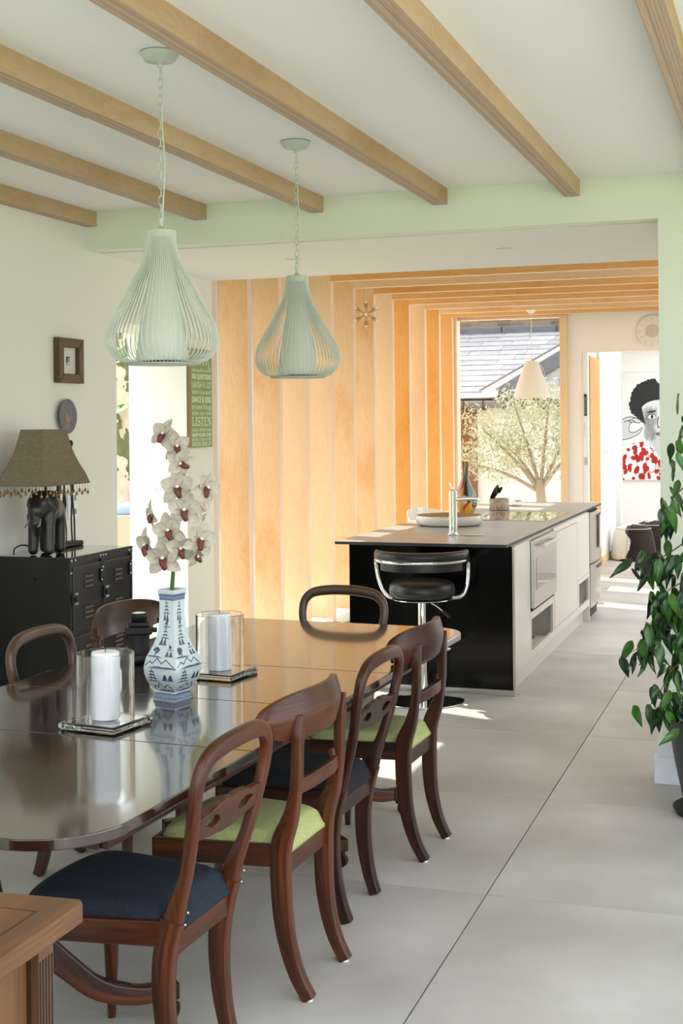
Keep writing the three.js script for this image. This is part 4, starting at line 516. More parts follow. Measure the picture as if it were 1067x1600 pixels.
{ // sign by the fins
  const tex = canvasTex(512, 1024, (c, W, H) => { const r = rng(19); c.fillStyle = '#8a9d63'; c.fillRect(0, 0, W, H); for (let i = 0; i < 900; i++) { c.fillStyle = `rgba(${100 + r() * 50 | 0},${118 + r() * 50 | 0},${70 + r() * 40 | 0},.25)`; c.fillRect(r() * W, r() * H, 3 + r() * 40, 2 + r() * 3); }
    for (let i = 0; i < 60; i++) { c.fillStyle = 'rgba(84,66,44,.7)'; const e = r() < 0.5; c.fillRect(e ? (r() < 0.5 ? 0 : W - 8) : r() * W, e ? r() * H : (r() < 0.5 ? 0 : H - 8), 6 + r() * 8, 6 + r() * 12); }
    c.fillStyle = '#e6e6d6'; c.textAlign = 'center'; c.textBaseline = 'alphabetic';
    const L = [['clean up after yourself', 'serif', 44, 236], ['ASK QUESTIONS', 'bold sans-serif', 72, 312], ['LAUGH A LOT', 'sans-serif', 84, 402], ['believe in yourself', 'serif', 50, 466], ['DANCE & SING', 'bold sans-serif', 82, 556], ['try new things', 'serif', 66, 626], ['brush your teeth', 'serif', 50, 686], ['LISTEN', 'serif', 128, 800], ['always tell the truth', 'serif', 46, 858], ['KNOW YOU ARE LOVED', 'bold sans-serif', 52, 914], ['BE KIND TO EACH OTHER', 'sans-serif', 38, 956], ['NEVER GIVE UP', 'sans-serif', 62, 1012]];
    for (const [s, f, z, y] of L) { const [wt, fam] = f.includes(' ') ? f.split(' ') : ['', f]; c.font = `${wt} ${z}px ${fam}`; const w = c.measureText(s).width; c.save(); c.translate(W / 2, y); c.scale((W - 46) / w, 1); c.fillText(s, 0, 0); c.restore(); }
    c.strokeStyle = '#e6e6d6'; c.lineWidth = 9; c.beginPath(); c.moveTo(60, 150); for (let i = 0; i < 26; i++) c.lineTo(60 + i * 15, 130 + Math.sin(i * 1.3) * 34); c.quadraticCurveTo(470, 230, 420, 180); c.stroke(); });
  const t = thing('wall_sign', 'green wooden plank sign with cream lettering beside the plywood fins', 'sign', [XL, 0, 0]); const z0 = -7.262, z1 = -7.572, y0 = 1.478, y1 = 2.075, side = std({ color: 0x8c6a48, roughness: 0.8 });
  for (let k = 0; k < 3; k++) { const za = lerp(z0, z1, k / 3) - 0.0006, zb = lerp(z0, z1, (k + 1) / 3) + 0.0006, g = new THREE.BoxGeometry(0.024, y1 - y0, za - zb); const u = g.attributes.uv, n = g.attributes.normal; for (let i = 0; i < u.count; i++) if (n.getX(i) > 0.5) u.setX(i, (k + u.getX(i)) / 3); const mm = std({ map: tex, roughness: 0.85 }); part('plank', g, [mm, side, side, side, side, side], t, 0.013, (y0 + y1) / 2, (za + zb) / 2); }
  const o = thing('heart_ornament', 'beaded glass heart hanging on a black hook behind the orchids', 'ornament', [XL, 1.09, -7.49]); part('hook', tube([[0.004, 0.16, 0], [0.016, 0.15, 0], [0.012, 0.1, 0], [0.01, 0.07, 0]], 0.004, 12, 6), M.blackMatte, o); const bg = new THREE.SphereGeometry(0.007, 8, 6), r = rng(9), bm = phy({ color: 0xf2efe6, roughness: 0.08, metalness: 0.35, clearcoat: 1 }); for (let i = 0; i < 90; i++) { const a = i / 90 * 2 * PI * 9, q = Math.sqrt(i / 90); const hx = 16 * Math.pow(Math.sin(a), 3), hy = 13 * Math.cos(a) - 5 * Math.cos(2 * a) - 2 * Math.cos(3 * a) - Math.cos(4 * a); part('bead', bg, bm, o, 0.012 + (1 - q) * 0.014, hy * 0.0052 * q - 0.01, hx * 0.0046 * q); }
  const sw = thing('light_switch', 'white four gang light switch on the bright door reveal', 'switch', [-3.622, 1.228, -7.254]); part('plate', rbox(-0.062, 0.062, -0.045, 0.045, 0, 0.009, 0.004), M.trimWhite, sw); for (let k = 0; k < 4; k++) part('rocker', rbox(-0.036 + k * 0.019, -0.02 + k * 0.019, -0.014, 0.014, 0.009, 0.0125, 0.002), std({ color: 0xd2d4d4, roughness: 0.4 }), sw);
}
{ // corner of the desk in the foreground
  const t = thing('writing_desk', 'brown crossbanded wooden desk corner with fluted pilaster', 'desk', [0, 0, 0]);
  const s = new THREE.Shape(); s.moveTo(-2.5, 2.19); s.quadraticCurveTo(-1.6, 2.21, -1.29, 2.235); s.lineTo(-1.277, 2.22); s.lineTo(-1.277, 1.45); s.lineTo(-2.5, 1.45); s.closePath();
  const top = new THREE.ExtrudeGeometry(s, { depth: 0.03, bevelEnabled: true, bevelSize: 0.005, bevelThickness: 0.005, bevelOffset: -0.005, bevelSegments: 3 }); top.rotateX(-PI / 2); top.translate(0, 0.685, 0); part('desk_top', boxUV(top, 'z'), M.desk, t);
  part('inlay_line', merge([box(-2.5, -1.335, 0.7196, 0.7203, -2.152, -2.149), box(-1.336, -1.333, 0.7196, 0.7203, -2.152, -1.45)]), M.darkLine, t);
  part('pedestal', rbox(-1.72, -1.32, 0.03, 0.68, -2.15, -1.5, 0.003), M.desk, t); part('foot_plinth', rbox(-1.73, -1.29, 0, 0.06, -2.18, -1.48, 0.004), M.desk, t);
  const pil = part('pilaster', rbox(-1.32, -1.298, 0.06, 0.68, -2.15, -2.1, 0.002), M.desk, t); for (let k = 0; k < 5; k++) part('flute', box(-1.2985, -1.2968, 0.09, 0.65, -2.145 + k * 0.01, -2.141 + k * 0.01), M.darkLine, pil);
  part('bead_line', box(-1.319, -1.316, 0.06, 0.68, -2.098, -2.092), M.darkLine, t);
}
// ---------------------------------------------------------------- kitchen island
const UX = -1.553, WT = 0.9;
{
  const w = thing('worktop', 'thin grey stone worktop running the length of the island', 'worktop');
  const g = rbox(-2.635, -1.577, 0.881, WT, -11.7, -7.635, 0.002, 'z'); part('slab', g, M.worktop, w);
  part('edge_front', box(-2.6335, -1.5785, 0.8815, 0.8985, -7.636, -7.6338), M.worktopEdge, w); part('edge_side', box(-1.5782, -1.5762, 0.8815, 0.8985, -11.699, -7.6355), M.worktopEdge, w);
  const p = thing('end_panel', 'glossy black island end panel behind the bar stool', 'panel');
  part('panel', rbox(-2.57, UX + 0.001, 0.036, 0.8805, -7.74, -7.716, 0.002), M.blackGloss, p); part('plinth_strip', rbox(-2.57, UX + 0.002, 0, 0.036, -7.735, -7.713, 0.003), M.steel, p); part('corner_strip', rbox(UX - 0.008, UX + 0.004, 0.036, 0.88, -7.74, -7.7135, 0.002), M.steel, p);
}
function unit(label, z0, z1, o = {}) {   // a carcass with thickness; front open where a niche or appliance sits
  const t = thing('island_unit', label, 'cabinet', [0, 0, 0], 0, 'white units of the kitchen island'), b = o.bottom ?? 0.13, x0 = -2.56;
  part('back_block', box(x0, -2.1, 0.0, 0.88, z1 + 0.001, z0 - 0.001), M.cabMatte, t); part('plinth', box(-2.1, -1.602, 0, b, z1 + 0.001, z0 - 0.001), M.gloss, t);
  part('carcass', merge([box(-2.1, UX - 0.019, b, b + 0.018, z1 + 0.001, z0 - 0.001), box(-2.1, UX - 0.019, 0.862, 0.88, z1 + 0.001, z0 - 0.001), box(-2.1, UX - 0.019, b + 0.018, 0.862, z0 - 0.019, z0 - 0.001), box(-2.1, UX - 0.019, b + 0.018, 0.862, z1 + 0.001, z1 + 0.019)]), M.cabMatte, t);
  return t;
}
const front = (t, name, y0, y1, z0, z1, mat = M.cabMatte) => part(name, rbox(UX - 0.018, UX, y0, y1, z1 + 0.0015, z0 - 0.0015, 0.0012), mat, t);
const ring = (y0, y1, z0, z1, ya, yb, za, zb) => merge([box(UX - 0.018, UX, y0, ya, z1, z0), box(UX - 0.018, UX, yb, y1, z1, z0), box(UX - 0.018, UX, ya, yb, za, z0), box(UX - 0.018, UX, ya, yb, z1, zb)]);
{ const t = unit('glossy white filler unit at the black panel end of the island', -7.745, -8.24); front(t, 'door', 0.131, 0.878, -7.745, -8.24, M.gloss); }
{ // oven housing
  const t = unit('white oven unit with an open shelf below the oven', -8.24, -9.11); part('front_frame', ring(0.131, 0.43, -8.2415, -9.1085, 0.18, 0.375, -8.275, -9.05), M.cabMatte, t); part('shelf_back', box(-2.09, -2.08, 0.15, 0.42, -9.09, -8.26), M.cabMatte, t); part('shelf_top', box(-2.08, UX - 0.019, 0.405, 0.42, -9.09, -8.26), M.cabMatte, t);
  const o = thing('oven', 'stainless steel built in oven with dark glass door', 'oven'); part('body', box(-2.05, UX - 0.002, 0.424, 0.86, -9.085, -8.265), M.blackMatte, o);
  const d = part('door', rbox(UX - 0.001, UX + 0.022, 0.445, 0.868, -9.1, -8.25, 0.004), M.steel, o); part('door_glass', rbox(UX + 0.0215, UX + 0.024, 0.555, 0.755, -9.05, -8.33, 0.001), M.darkGlass, d);
  part('handle', (() => { const g = new THREE.CylinderGeometry(0.012, 0.012, 0.56, 18); g.rotateX(PI / 2); g.translate(UX + 0.06, 0.825, -8.67); const a = rbox(UX + 0.02, UX + 0.062, 0.82, 0.83, -8.44, -8.43, 0.002), b = rbox(UX + 0.02, UX + 0.062, 0.82, 0.83, -8.91, -8.9, 0.002); return merge([g, a, b]); })(), M.steel, d);
  for (const y of [0.428, 0.437]) part('vent_slot', box(UX + 0.001, UX + 0.006, y - 0.003, y + 0.003, -9.09, -8.26), M.blackMatte, o);
  const bm = std({ color: 0x6b4426, roughness: 0.6 }); solo('serving_board', 'brown wooden board lying on the shelf below the oven', 'board', rbox(-1.95, -1.66, 0.1484, 0.165, -8.95, -8.72, 0.006, 'x'), bm); solo('cutting_board', 'light wooden board leaning in the shelf below the oven', 'board', rbox(-1.95, -1.65, 0.1484, 0.176, -8.69, -8.55, 0.006, 'x'), std({ color: 0xb28a4e, roughness: 0.6 }));
}
{ const t = unit('white double door unit beside the oven', -9.11, -10.17); front(t, 'door', 0.19, 0.842, -9.125, -9.66); front(t, 'door', 0.19, 0.842, -9.66, -10.16); part('top_rail', rbox(UX - 0.018, UX, 0.846, 0.878, -10.168, -9.112, 0.001), M.cabMatte, t); part('bottom_rail', rbox(UX - 0.018, UX, 0.131, 0.186, -10.168, -9.112, 0.001), M.cabMatte, t); }
{ const t = unit('white unit with a square open niche beside the dishwasher', -10.17, -10.79); front(t, 'door', 0.395, 0.878, -10.17, -10.79); part('front_frame', ring(0.131, 0.392, -10.1715, -10.7885, 0.18, 0.36, -10.235, -10.745), M.cabMatte, t); part('niche_back', box(-1.9, -1.89, 0.15, 0.4, -10.77, -10.19), M.cabMatte, t); part('side_leg', rbox(-1.65, UX, 0, 0.131, -10.79, -10.76, 0.001), M.cabMatte, t); }
{ const t = thing('drawer_dishwasher', 'two drawer stainless dishwasher at the far end of the island', 'dishwasher'); part('body', box(-2.56, UX - 0.02, 0.06, 0.875, -11.42, -10.8), M.blackMatte, t); part('plinth', box(-2.5, UX - 0.03, 0, 0.06, -11.41, -10.81), M.worktopEdge, t);
  for (const [y0, y1] of [[0.46, 0.868], [0.1, 0.45]]) { const d = part('drawer_front', plate(16, 10, (u, v) => V(UX + 0.012 - 0.016 * u * u, lerp(y0 + (y0 < 0.2 ? 0.035 * (u + 1) * 0.5 : 0), y1, v), -11.11 - u * 0.3), 0.018, V(1, 0, 0)), M.steel, t); part('grip', rbox(UX + 0.012, UX + 0.024, y1 - 0.055, y1 - 0.025, -11.3, -11.06, 0.004), M.worktopEdge, d); }
  const c = solo('tea_towel', 'white tea towel hanging from the dishwasher grip', 'towel', plate(8, 10, (u, v) => V(UX + 0.033 + 0.006 * Math.sin(u * 5), 0.56 + v * 0.27, -11.2 - u * 0.06 * (1.3 - 0.3 * v)), 0.004, V(1, 0, 0)), std({ color: 0xdedbd2, roughness: 0.95 }));
  solo('island_side_panel', 'white island end panel beside the dishwasher', 'panel', box(-2.56, -1.6, 0, 0.88, -11.66, -11.43), M.cabMatte); }
// ---------------------------------------------------------------- on the worktop
{ const t = thing('serving_dish', 'white oval dish with wooden inside on the worktop', 'dish', [-2.26, WT + 0.0006, -9.0]); part('bowl', lathe([[0, 0], [0.2, 0], [0.225, 0.012], [0.235, 0.04], [0.235, 0.068], [0.228, 0.07], [0.222, 0.06], [0.215, 0.02], [0, 0.016]], 56), M.gloss, t); part('wooden_liner', lathe([[0, 0.017], [0.213, 0.021], [0.221, 0.0605], [0.226, 0.0705], [0.224, 0.0715], [0.214, 0.05], [0, 0.028]], 56, 1, 0.3), std({ map: woodTex([156, 112, 66], [196, 152, 100], 151), roughness: 0.5 }), t); }
{ const t = thing('boiling_tap', 'chrome mixer tap standing on the worktop with round drain plate', 'tap', [-2.04, WT + 0.0006, -8.22], 0.25); part('body', lathe([[0, 0], [0.036, 0], [0.038, 0.004], [0.027, 0.008], [0.026, 0.02], [0.026, 0.275], [0.025, 0.285], [0, 0.286]], 36), M.chrome, t); part('spout', sweep(curve([[0.02, 0.225, 0], [0.1, 0.23, 0], [0.145, 0.228, 0], [0.158, 0.218, 0], [0.16, 0.205, 0]], 16), 0.026, 0.026, V(0, 0, 1), { e: 2.2 }), M.chrome, t); part('lever', tube([[-0.005, 0.29, 0], [-0.015, 0.31, 0], [-0.022, 0.33, 0]], 0.006, 8, 8), M.chrome, t); part('drain_plate', lathe([[0, 0], [0.075, 0], [0.077, 0.003], [0.06, 0.004], [0, 0.002]], 40), M.steel, t, 0.12, 0, 0.02); }
{ const tex = canvasTex(256, 512, (c, W, H) => { const r = rng(17); c.fillStyle = '#c8963a'; c.fillRect(0, 0, W, H); const cols = ['#b3261c', '#d9b21f', '#20304e', '#2c5d8a', '#1a1512', '#d8721f', '#3d6b48', '#7c1f18']; for (let i = 0; i < 70; i++) { c.fillStyle = cols[Math.floor(r() * cols.length)]; const x = r() * W, y = r() * H; c.beginPath(); c.moveTo(x, y); c.bezierCurveTo(x + 10, y - 30, x + 40, y - 60, x + 14, y - 110 - r() * 60); c.bezierCurveTo(x - 10, y - 60, x - 34, y - 20, x, y); c.fill(); } });
  solo('glass_vase', 'multicoloured swirled art glass bottle vase on the worktop', 'vase', lathe([[0, 0], [0.05, 0], [0.066, 0.02], [0.088, 0.07], [0.092, 0.105], [0.08, 0.16], [0.05, 0.22], [0.03, 0.28], [0.024, 0.34], [0.03, 0.4], [0.032, 0.41], [0.027, 0.408], [0.02, 0.36], [0, 0.3]], 48), phy({ map: tex, roughness: 0.06, clearcoat: 1, clearcoatRoughness: 0.02 }), [-2.38, WT + 0.0006, -9.99]); }
{ const t = thing('ceramic_jar', 'rustic stoneware salt jar with tilted lid on the worktop', 'jar', [-2.24, WT + 0.0006, -10.57]), cm = std({ map: cloud([150, 132, 112], [196, 182, 160], 6, 171, 0.2), roughness: 0.7 }); part('pot', lathe([[0, 0], [0.076, 0], [0.08, 0.01], [0.078, 0.09], [0.07, 0.096], [0.066, 0.09], [0.066, 0.02], [0, 0.016]], 40), cm, t); const l = part('lid', lathe([[0, -0.01], [0.05, 0], [0.068, 0.02], [0.064, 0.026], [0.04, 0.01], [0, 0.002]], 32), M.bronze, t, -0.02, 0.135, 0); l.rotation.z = 1.1; part('knob', blob([[[0, 0, 0, 0.014], [0.02, 0.03, 0, 0.01]]], 0.01, 20, V(-0.03, -0.03, -0.03), V(0.05, 0.05, 0.05)), M.bronze, t, 0.0, 0.15, 0); }
{ const t = thing('induction_hob', 'black glass induction hob with downdraft strip set in the worktop', 'hob', [0, WT + 0.0005, 0]); part('glass_plate', rbox(-2.19, -1.655, 0, 0.004, -10.36, -9.47, 0.0015), M.darkGlass, t); part('trim', merge([box(-2.19, -1.655, 0, 0.005, -9.47, -9.464), box(-1.655, -1.649, 0, 0.005, -10.36, -9.464)]), M.steel, t); part('downdraft_strip', rbox(-2.275, -2.205, 0, 0.006, -10.36, -9.42, 0.002), M.steel, t); }
solo('worktop_socket', 'round metal pop up socket lid on the worktop', 'socket', lathe([[0, 0], [0.05, 0], [0.05, 0.01], [0.046, 0.013], [0, 0.013]], 32), M.steel, [-2.216, WT + 0.0006, -11.1]);
// ---------------------------------------------------------------- bar stool
{
  const t = thing('bar_stool', 'chrome and black leather swivel bar stool at the island end', 'stool', [-2.041, 0, -7.46], 0.1);
  part('base', lathe([[0, 0.001], [0.238, 0.001], [0.245, 0.004], [0.238, 0.009], [0.14, 0.018], [0.07, 0.03], [0.04, 0.055], [0.034, 0.07], [0, 0.07]], 64), M.chrome, t); part('column', lathe([[0, 0.05], [0.03, 0.05], [0.03, 0.33], [0.025, 0.332], [0.025, 0.585], [0, 0.585]], 36), M.chrome, t);
  part('footrest', tube([[-0.03, 0.31, 0], [-0.05, 0.31, -0.12], [0, 0.31, -0.17], [0.1, 0.31, -0.16], [0.16, 0.31, -0.06], [0.15, 0.31, 0.05], [0.07, 0.31, 0.06], [0.03, 0.31, 0.02]], 0.011, 50, 12), M.chrome, t); part('footrest_collar', new THREE.CylinderGeometry(0.036, 0.036, 0.035, 24), M.chrome, t, 0, 0.31, 0);
  part('seat_plate', lathe([[0, 0.585], [0.17, 0.588], [0.178, 0.596], [0, 0.6]], 48), M.chrome, t); part('seat', lathe([[0, 0.597], [0.16, 0.597], [0.185, 0.612], [0.192, 0.64], [0.188, 0.672], [0.168, 0.695], [0.1, 0.706], [0, 0.708]], 56), M.blackLeather, t);
  part('gas_lever', tube([[0.03, 0.585, 0.03], [0.09, 0.555, 0.07], [0.13, 0.525, 0.1]], 0.004, 10, 8), M.chrome, t); part('lever_grip', tube([[0.12, 0.533, 0.09], [0.165, 0.5, 0.12]], 0.009, 6, 10), M.blackMatte, t);
  const arc = (r, y, a0, a1, n) => Array.from({ length: n + 1 }, (_, i) => { const a = lerp(a0, a1, i / n); return V(Math.sin(a) * r, y, Math.cos(a) * r * 0.95); });
  // curved back, open towards the island
  part('back_tube', tube([[-0.13, 0.592, -0.04], [-0.2, 0.6, -0.06], [-0.248, 0.68, -0.07], [-0.27, 0.8, -0.075], ...arc(0.268, 0.825, -1.62, 1.62, 14).map((p) => [p.x, p.y, p.z]), [0.272, 0.8, -0.075], [0.262, 0.66, -0.07], [0.23, 0.6, -0.06], [0.13, 0.592, -0.04]], 0.012, 120, 12), M.chrome, t);
  part('back_pad', sweep(arc(0.262, 0.854, -1.5, 1.5, 48), 0.056, (q) => 0.075 * Math.pow(Math.max(0.02, Math.sin(PI * q)), 0.35), V(0, 1, 0).add(V(0, 0, 0)), { e: 2.4, n: 18 }), M.blackLeather, t);
  part('back_band', sweep(arc(0.25, 0.795, -1.2, 1.2, 36), 0.055, 0.006, V(0, 1, 0), { e: 8 }), M.blackLeather, t);
  t.rotation.y = 0.25;
}
// ---------------------------------------------------------------- beyond the island
{ const t = thing('white_table', 'white table standing behind the island', 'table', [-2.8, 0, -12.85]); part('table_top', rbox(-0.4, 0.4, 0.715, 0.745, -0.55, 0.55, 0.01), M.gloss, t); part('column', lathe([[0, 0], [0.3, 0], [0.3, 0.015], [0.05, 0.05], [0.045, 0.68], [0.2, 0.715], [0, 0.715]], 36), M.gloss, t);
  const chair = (x, z, turn, label) => { const c = thing('tub_chair', label, 'chair', [x, 0, z], turn, 'white moulded tub chairs at the white table'); part('shell', plate(24, 10, (u, v) => V(Math.sin(u * 1.9) * (0.23 + 0.04 * v), 0.44 + v * (0.42 - 0.2 * u * u), -Math.cos(u * 1.9) * (0.22 + 0.05 * v)), 0.012), M.gloss, c); part('seat', lathe([[0, 0.43], [0.2, 0.43], [0.23, 0.445], [0.2, 0.46], [0, 0.45]], 32), M.gloss, c); part('pedestal', lathe([[0, 0], [0.22, 0], [0.22, 0.01], [0.03, 0.04], [0.025, 0.43], [0, 0.43]], 32), M.chrome, c); return c; };
  chair(-2.03, -12.6, -PI / 2 - 0.3, 'white tub chair on the doorway side of the white table'); chair(-3.14, -12.0, PI * 0.3, 'white tub chair close to the plywood fins').scale.y = 0.94; chair(-2.57, -11.99, 0.15, 'white tub chair between the island and the white table');
  const j = thing('preserve_jar', 'small glass jar of orange preserve with steel lid on the white table', 'jar', [-2.46, 0.7456, -12.45]); part('jar', lathe([[0, 0], [0.04, 0], [0.044, 0.01], [0.044, 0.09], [0.036, 0.1], [0, 0.1]], 28), phy({ color: 0xb4602a, roughness: 0.1, clearcoat: 1 }), j); part('lid', lathe([[0, 0.1], [0.04, 0.1], [0.04, 0.125], [0, 0.127]], 28), M.steel, j); }
{ const t = thing('white_pendant', 'white bell shaped pendant lamp hanging before the far window', 'lamp', [-2.448, 0, -13.16]); part('ceiling_rose', lathe([[0, 2.735], [0.05, 2.735], [0.046, 2.715], [0.02, 2.69], [0, 2.688]], 32), M.shadeWhite, t); part('cord', new THREE.CylinderGeometry(0.003, 0.003, 0.49, 8), M.shadeWhite, t, 0, 2.455, 0); part('shade', lathe([[0.058, 2.215], [0.062, 2.214], [0.075, 2.18], [0.115, 2.07], [0.155, 1.96], [0.185, 1.85], [0.182, 1.85], [0.15, 1.962], [0.11, 2.07], [0.07, 2.18], [0.058, 2.21]], 56), M.shadeWhite, t); part('shade_top', lathe([[0, 2.22], [0.06, 2.215], [0.06, 2.205], [0, 2.2]], 40), M.shadeWhite, t); part('wire_clip', tube([[0.07, 2.19, 0], [0.105, 2.15, 0.0], [0.13, 2.08, 0], [0.118, 2.05, 0]], 0.003, 14, 6), M.shadeWhite, t); }
{ const t = thing('snowflake_ornament', 'beaded silver snowflake hanging from the plywood ceiling', 'ornament', [-3.333, 2.516, -10.51], 0.3); part('thread', new THREE.CylinderGeometry(0.0012, 0.0012, 0.21, 5), M.shadeWhite, t, 0, 0.19, 0); const gm = std({ color: 0x8a7a60, metalness: 0.9, roughness: 0.35 }), bm = phy({ color: 0xf4f0e6, roughness: 0.1, clearcoat: 1 }), b1 = new THREE.SphereGeometry(0.009, 10, 8), b2 = new THREE.SphereGeometry(0.006, 8, 6);
  for (let k = 0; k < 6; k++) { const a = k * PI / 3 + PI / 2, c = Math.cos(a), s = Math.sin(a); const arm = part('arm', merge([tube([[0, 0, 0], [c * 0.085, s * 0.085, 0]], 0.003, 4, 6), ...[0.055, 0.068, 0.08].flatMap((r) => [-1, 1].map((d) => tube([[c * r, s * r, 0], [c * (r + 0.014) - s * d * 0.016, s * (r + 0.014) + c * d * 0.016, 0]], 0.0026, 3, 5)))]), gm, t); part('bead', b1, bm, arm, c * 0.1, s * 0.1, 0); part('bead', b2, bm, arm, Math.cos(a + 0.52) * 0.045, Math.sin(a + 0.52) * 0.045, 0); } part('centre_bead', new THREE.SphereGeometry(0.014, 12, 10), bm, t); }
for (const [x, z, l] of [[-1.415, -6.86, 'round recessed ceiling light over the island walkway'], [-2.586, -6.84, 'round recessed ceiling light near the hanging chain']]) { const t = thing('downlight', l, 'light', [x, 2.52, z], 0, 'recessed kitchen ceiling lights'); part('bezel', lathe([[0.03, 0], [0.042, -0.004], [0.045, 0], [0.03, 0.001]], 32), M.trimWhite, t); part('reflector', lathe([[0, -0.0006], [0.03, -0.0006], [0.03, -0.0002], [0, -0.0002]], 28), M.steel, t); }
{ const t = thing('wall_clock', 'round frosted glass clock above the doorway', 'clock', [-1.352, 2.535, ZF + 0.001]); const d = (r, z0, z1) => { const g = new THREE.CylinderGeometry(r, r, z1 - z0, 48); g.rotateX(PI / 2); g.translate(0, 0, (z0 + z1) / 2); return g; }; part('glass_disc', d(0.16, 0.012, 0.018), std({ color: 0xe9e6dd, roughness: 0.25 }), t); part('spacer', d(0.02, 0, 0.012), M.steel, t); part('centre_disc', d(0.07, 0.018, 0.021), std({ color: 0xcfcbc2, roughness: 0.3, metalness: 0.3 }), t); for (let k = 0; k < 12; k++) { const m = part('hour_mark', rbox(-0.004, 0.004, 0.115, 0.145, 0.018, 0.0205, 0.001), M.alu, t); m.rotation.z = -k * PI / 6; } const h = part('hour_hand', rbox(-0.003, 0.003, 0, 0.07, 0.021, 0.023, 0.001), M.alu, t); h.rotation.z = 0.15; const n = part('minute_hand', rbox(-0.0025, 0.0025, 0, 0.11, 0.0235, 0.025, 0.001), M.alu, t); n.rotation.z = 2.15; }
{ const a = thing('intercom', 'slim dark wall panel on the door jamb', 'panel', [-2.046, 1.78, ZF + 0.0125]); part('body', rbox(-0.012, 0.014, -0.115, 0.115, 0, 0.016, 0.003), M.worktopEdge, a); for (let k = 0; k < 9; k++) part('slot', box(-0.008, 0.01, -0.09 + k * 0.02, -0.084 + k * 0.02, 0.016, 0.017), M.steel, a); const b = thing('door_handset', 'white handset hanging on the door jamb', 'handset', [-2.034, 1.52, ZF + 0.0125]); part('cradle', rbox(-0.015, 0.012, -0.01, 0.085, 0, 0.02, 0.004), M.trimWhite, b); part('handle', rbox(-0.008, 0.024, -0.08, 0.02, 0.02, 0.036, 0.006), M.trimWhite, b); const s = thing('small_switch', 'small steel switch plate low on the door jamb', 'switch', [-2.046, 1.19, ZF + 0.0125]); part('plate', rbox(-0.018, 0.018, -0.04, 0.04, 0, 0.006, 0.002), M.steel, s); part('rocker', rbox(-0.008, 0.008, -0.014, 0.014, 0.006, 0.01, 0.002), std({ color: 0xc08a72, roughness: 0.5 }), s); }
{ // cowhide pouffes
  const hide = (seed) => std({ map: dataTex(512, 256, (u, v) => { const q = fbm(u, v, 5, 3, 4, seed), n = 0.5 + 0.09 * Math.sin(2 * PI * u) + 0.34 * (q - 0.5) * (seed === 5 ? 1 : 0.5) + (seed === 5 ? 0 : 0.1), e = 0.012 * (vnoise(u * 120, v * 60, 120, 60, seed) - 0.5), f = vnoise(u * 160, v * 80, 160, 80, seed + 4); return n + e > 0.52 ? mixc([30, 22, 18], [56, 42, 34], f) : mixc([232, 228, 218], [246, 243, 236], f); }), roughness: 0.9 });
  for (const [x, z, turn, seed, l] of [[-1.745, -15.66, -0.7, 5, 'cowhide pouffe with white and dark brown patches nearest the doorway'], [-1.56, -16.3, 0.4, 12, 'darker cowhide pouffe standing behind the patched one']]) { const t = thing('cowhide_pouffe', l, 'pouffe', [x, 0, z], turn, 'cowhide pouffes in the corridor'); part('body', lathe([[0, 0.004], [0.24, 0.004], [0.258, 0.02], [0.262, 0.06], [0.24, 0.22], [0.215, 0.33], [0.19, 0.375], [0.12, 0.4], [0, 0.41]], 48), hide(seed), t); for (let k = 0; k < 4; k++) { const m = part('seam', tube([[0.26, 0.03, 0], [0.263, 0.06, 0], [0.242, 0.22, 0], [0.217, 0.33, 0], [0.191, 0.377, 0], [0.12, 0.402, 0]], 0.0025, 20, 6), std({ color: 0x8f857a, roughness: 0.9 }), t); m.rotation.y = k * PI / 2 + 0.5; } part('welt', (() => { const g = new THREE.TorusGeometry(0.2, 0.004, 8, 48); g.rotateX(PI / 2); g.translate(0, 0.365, 0); return g; })(), std({ color: 0xd8d2c6, roughness: 0.9 }), t); }
}
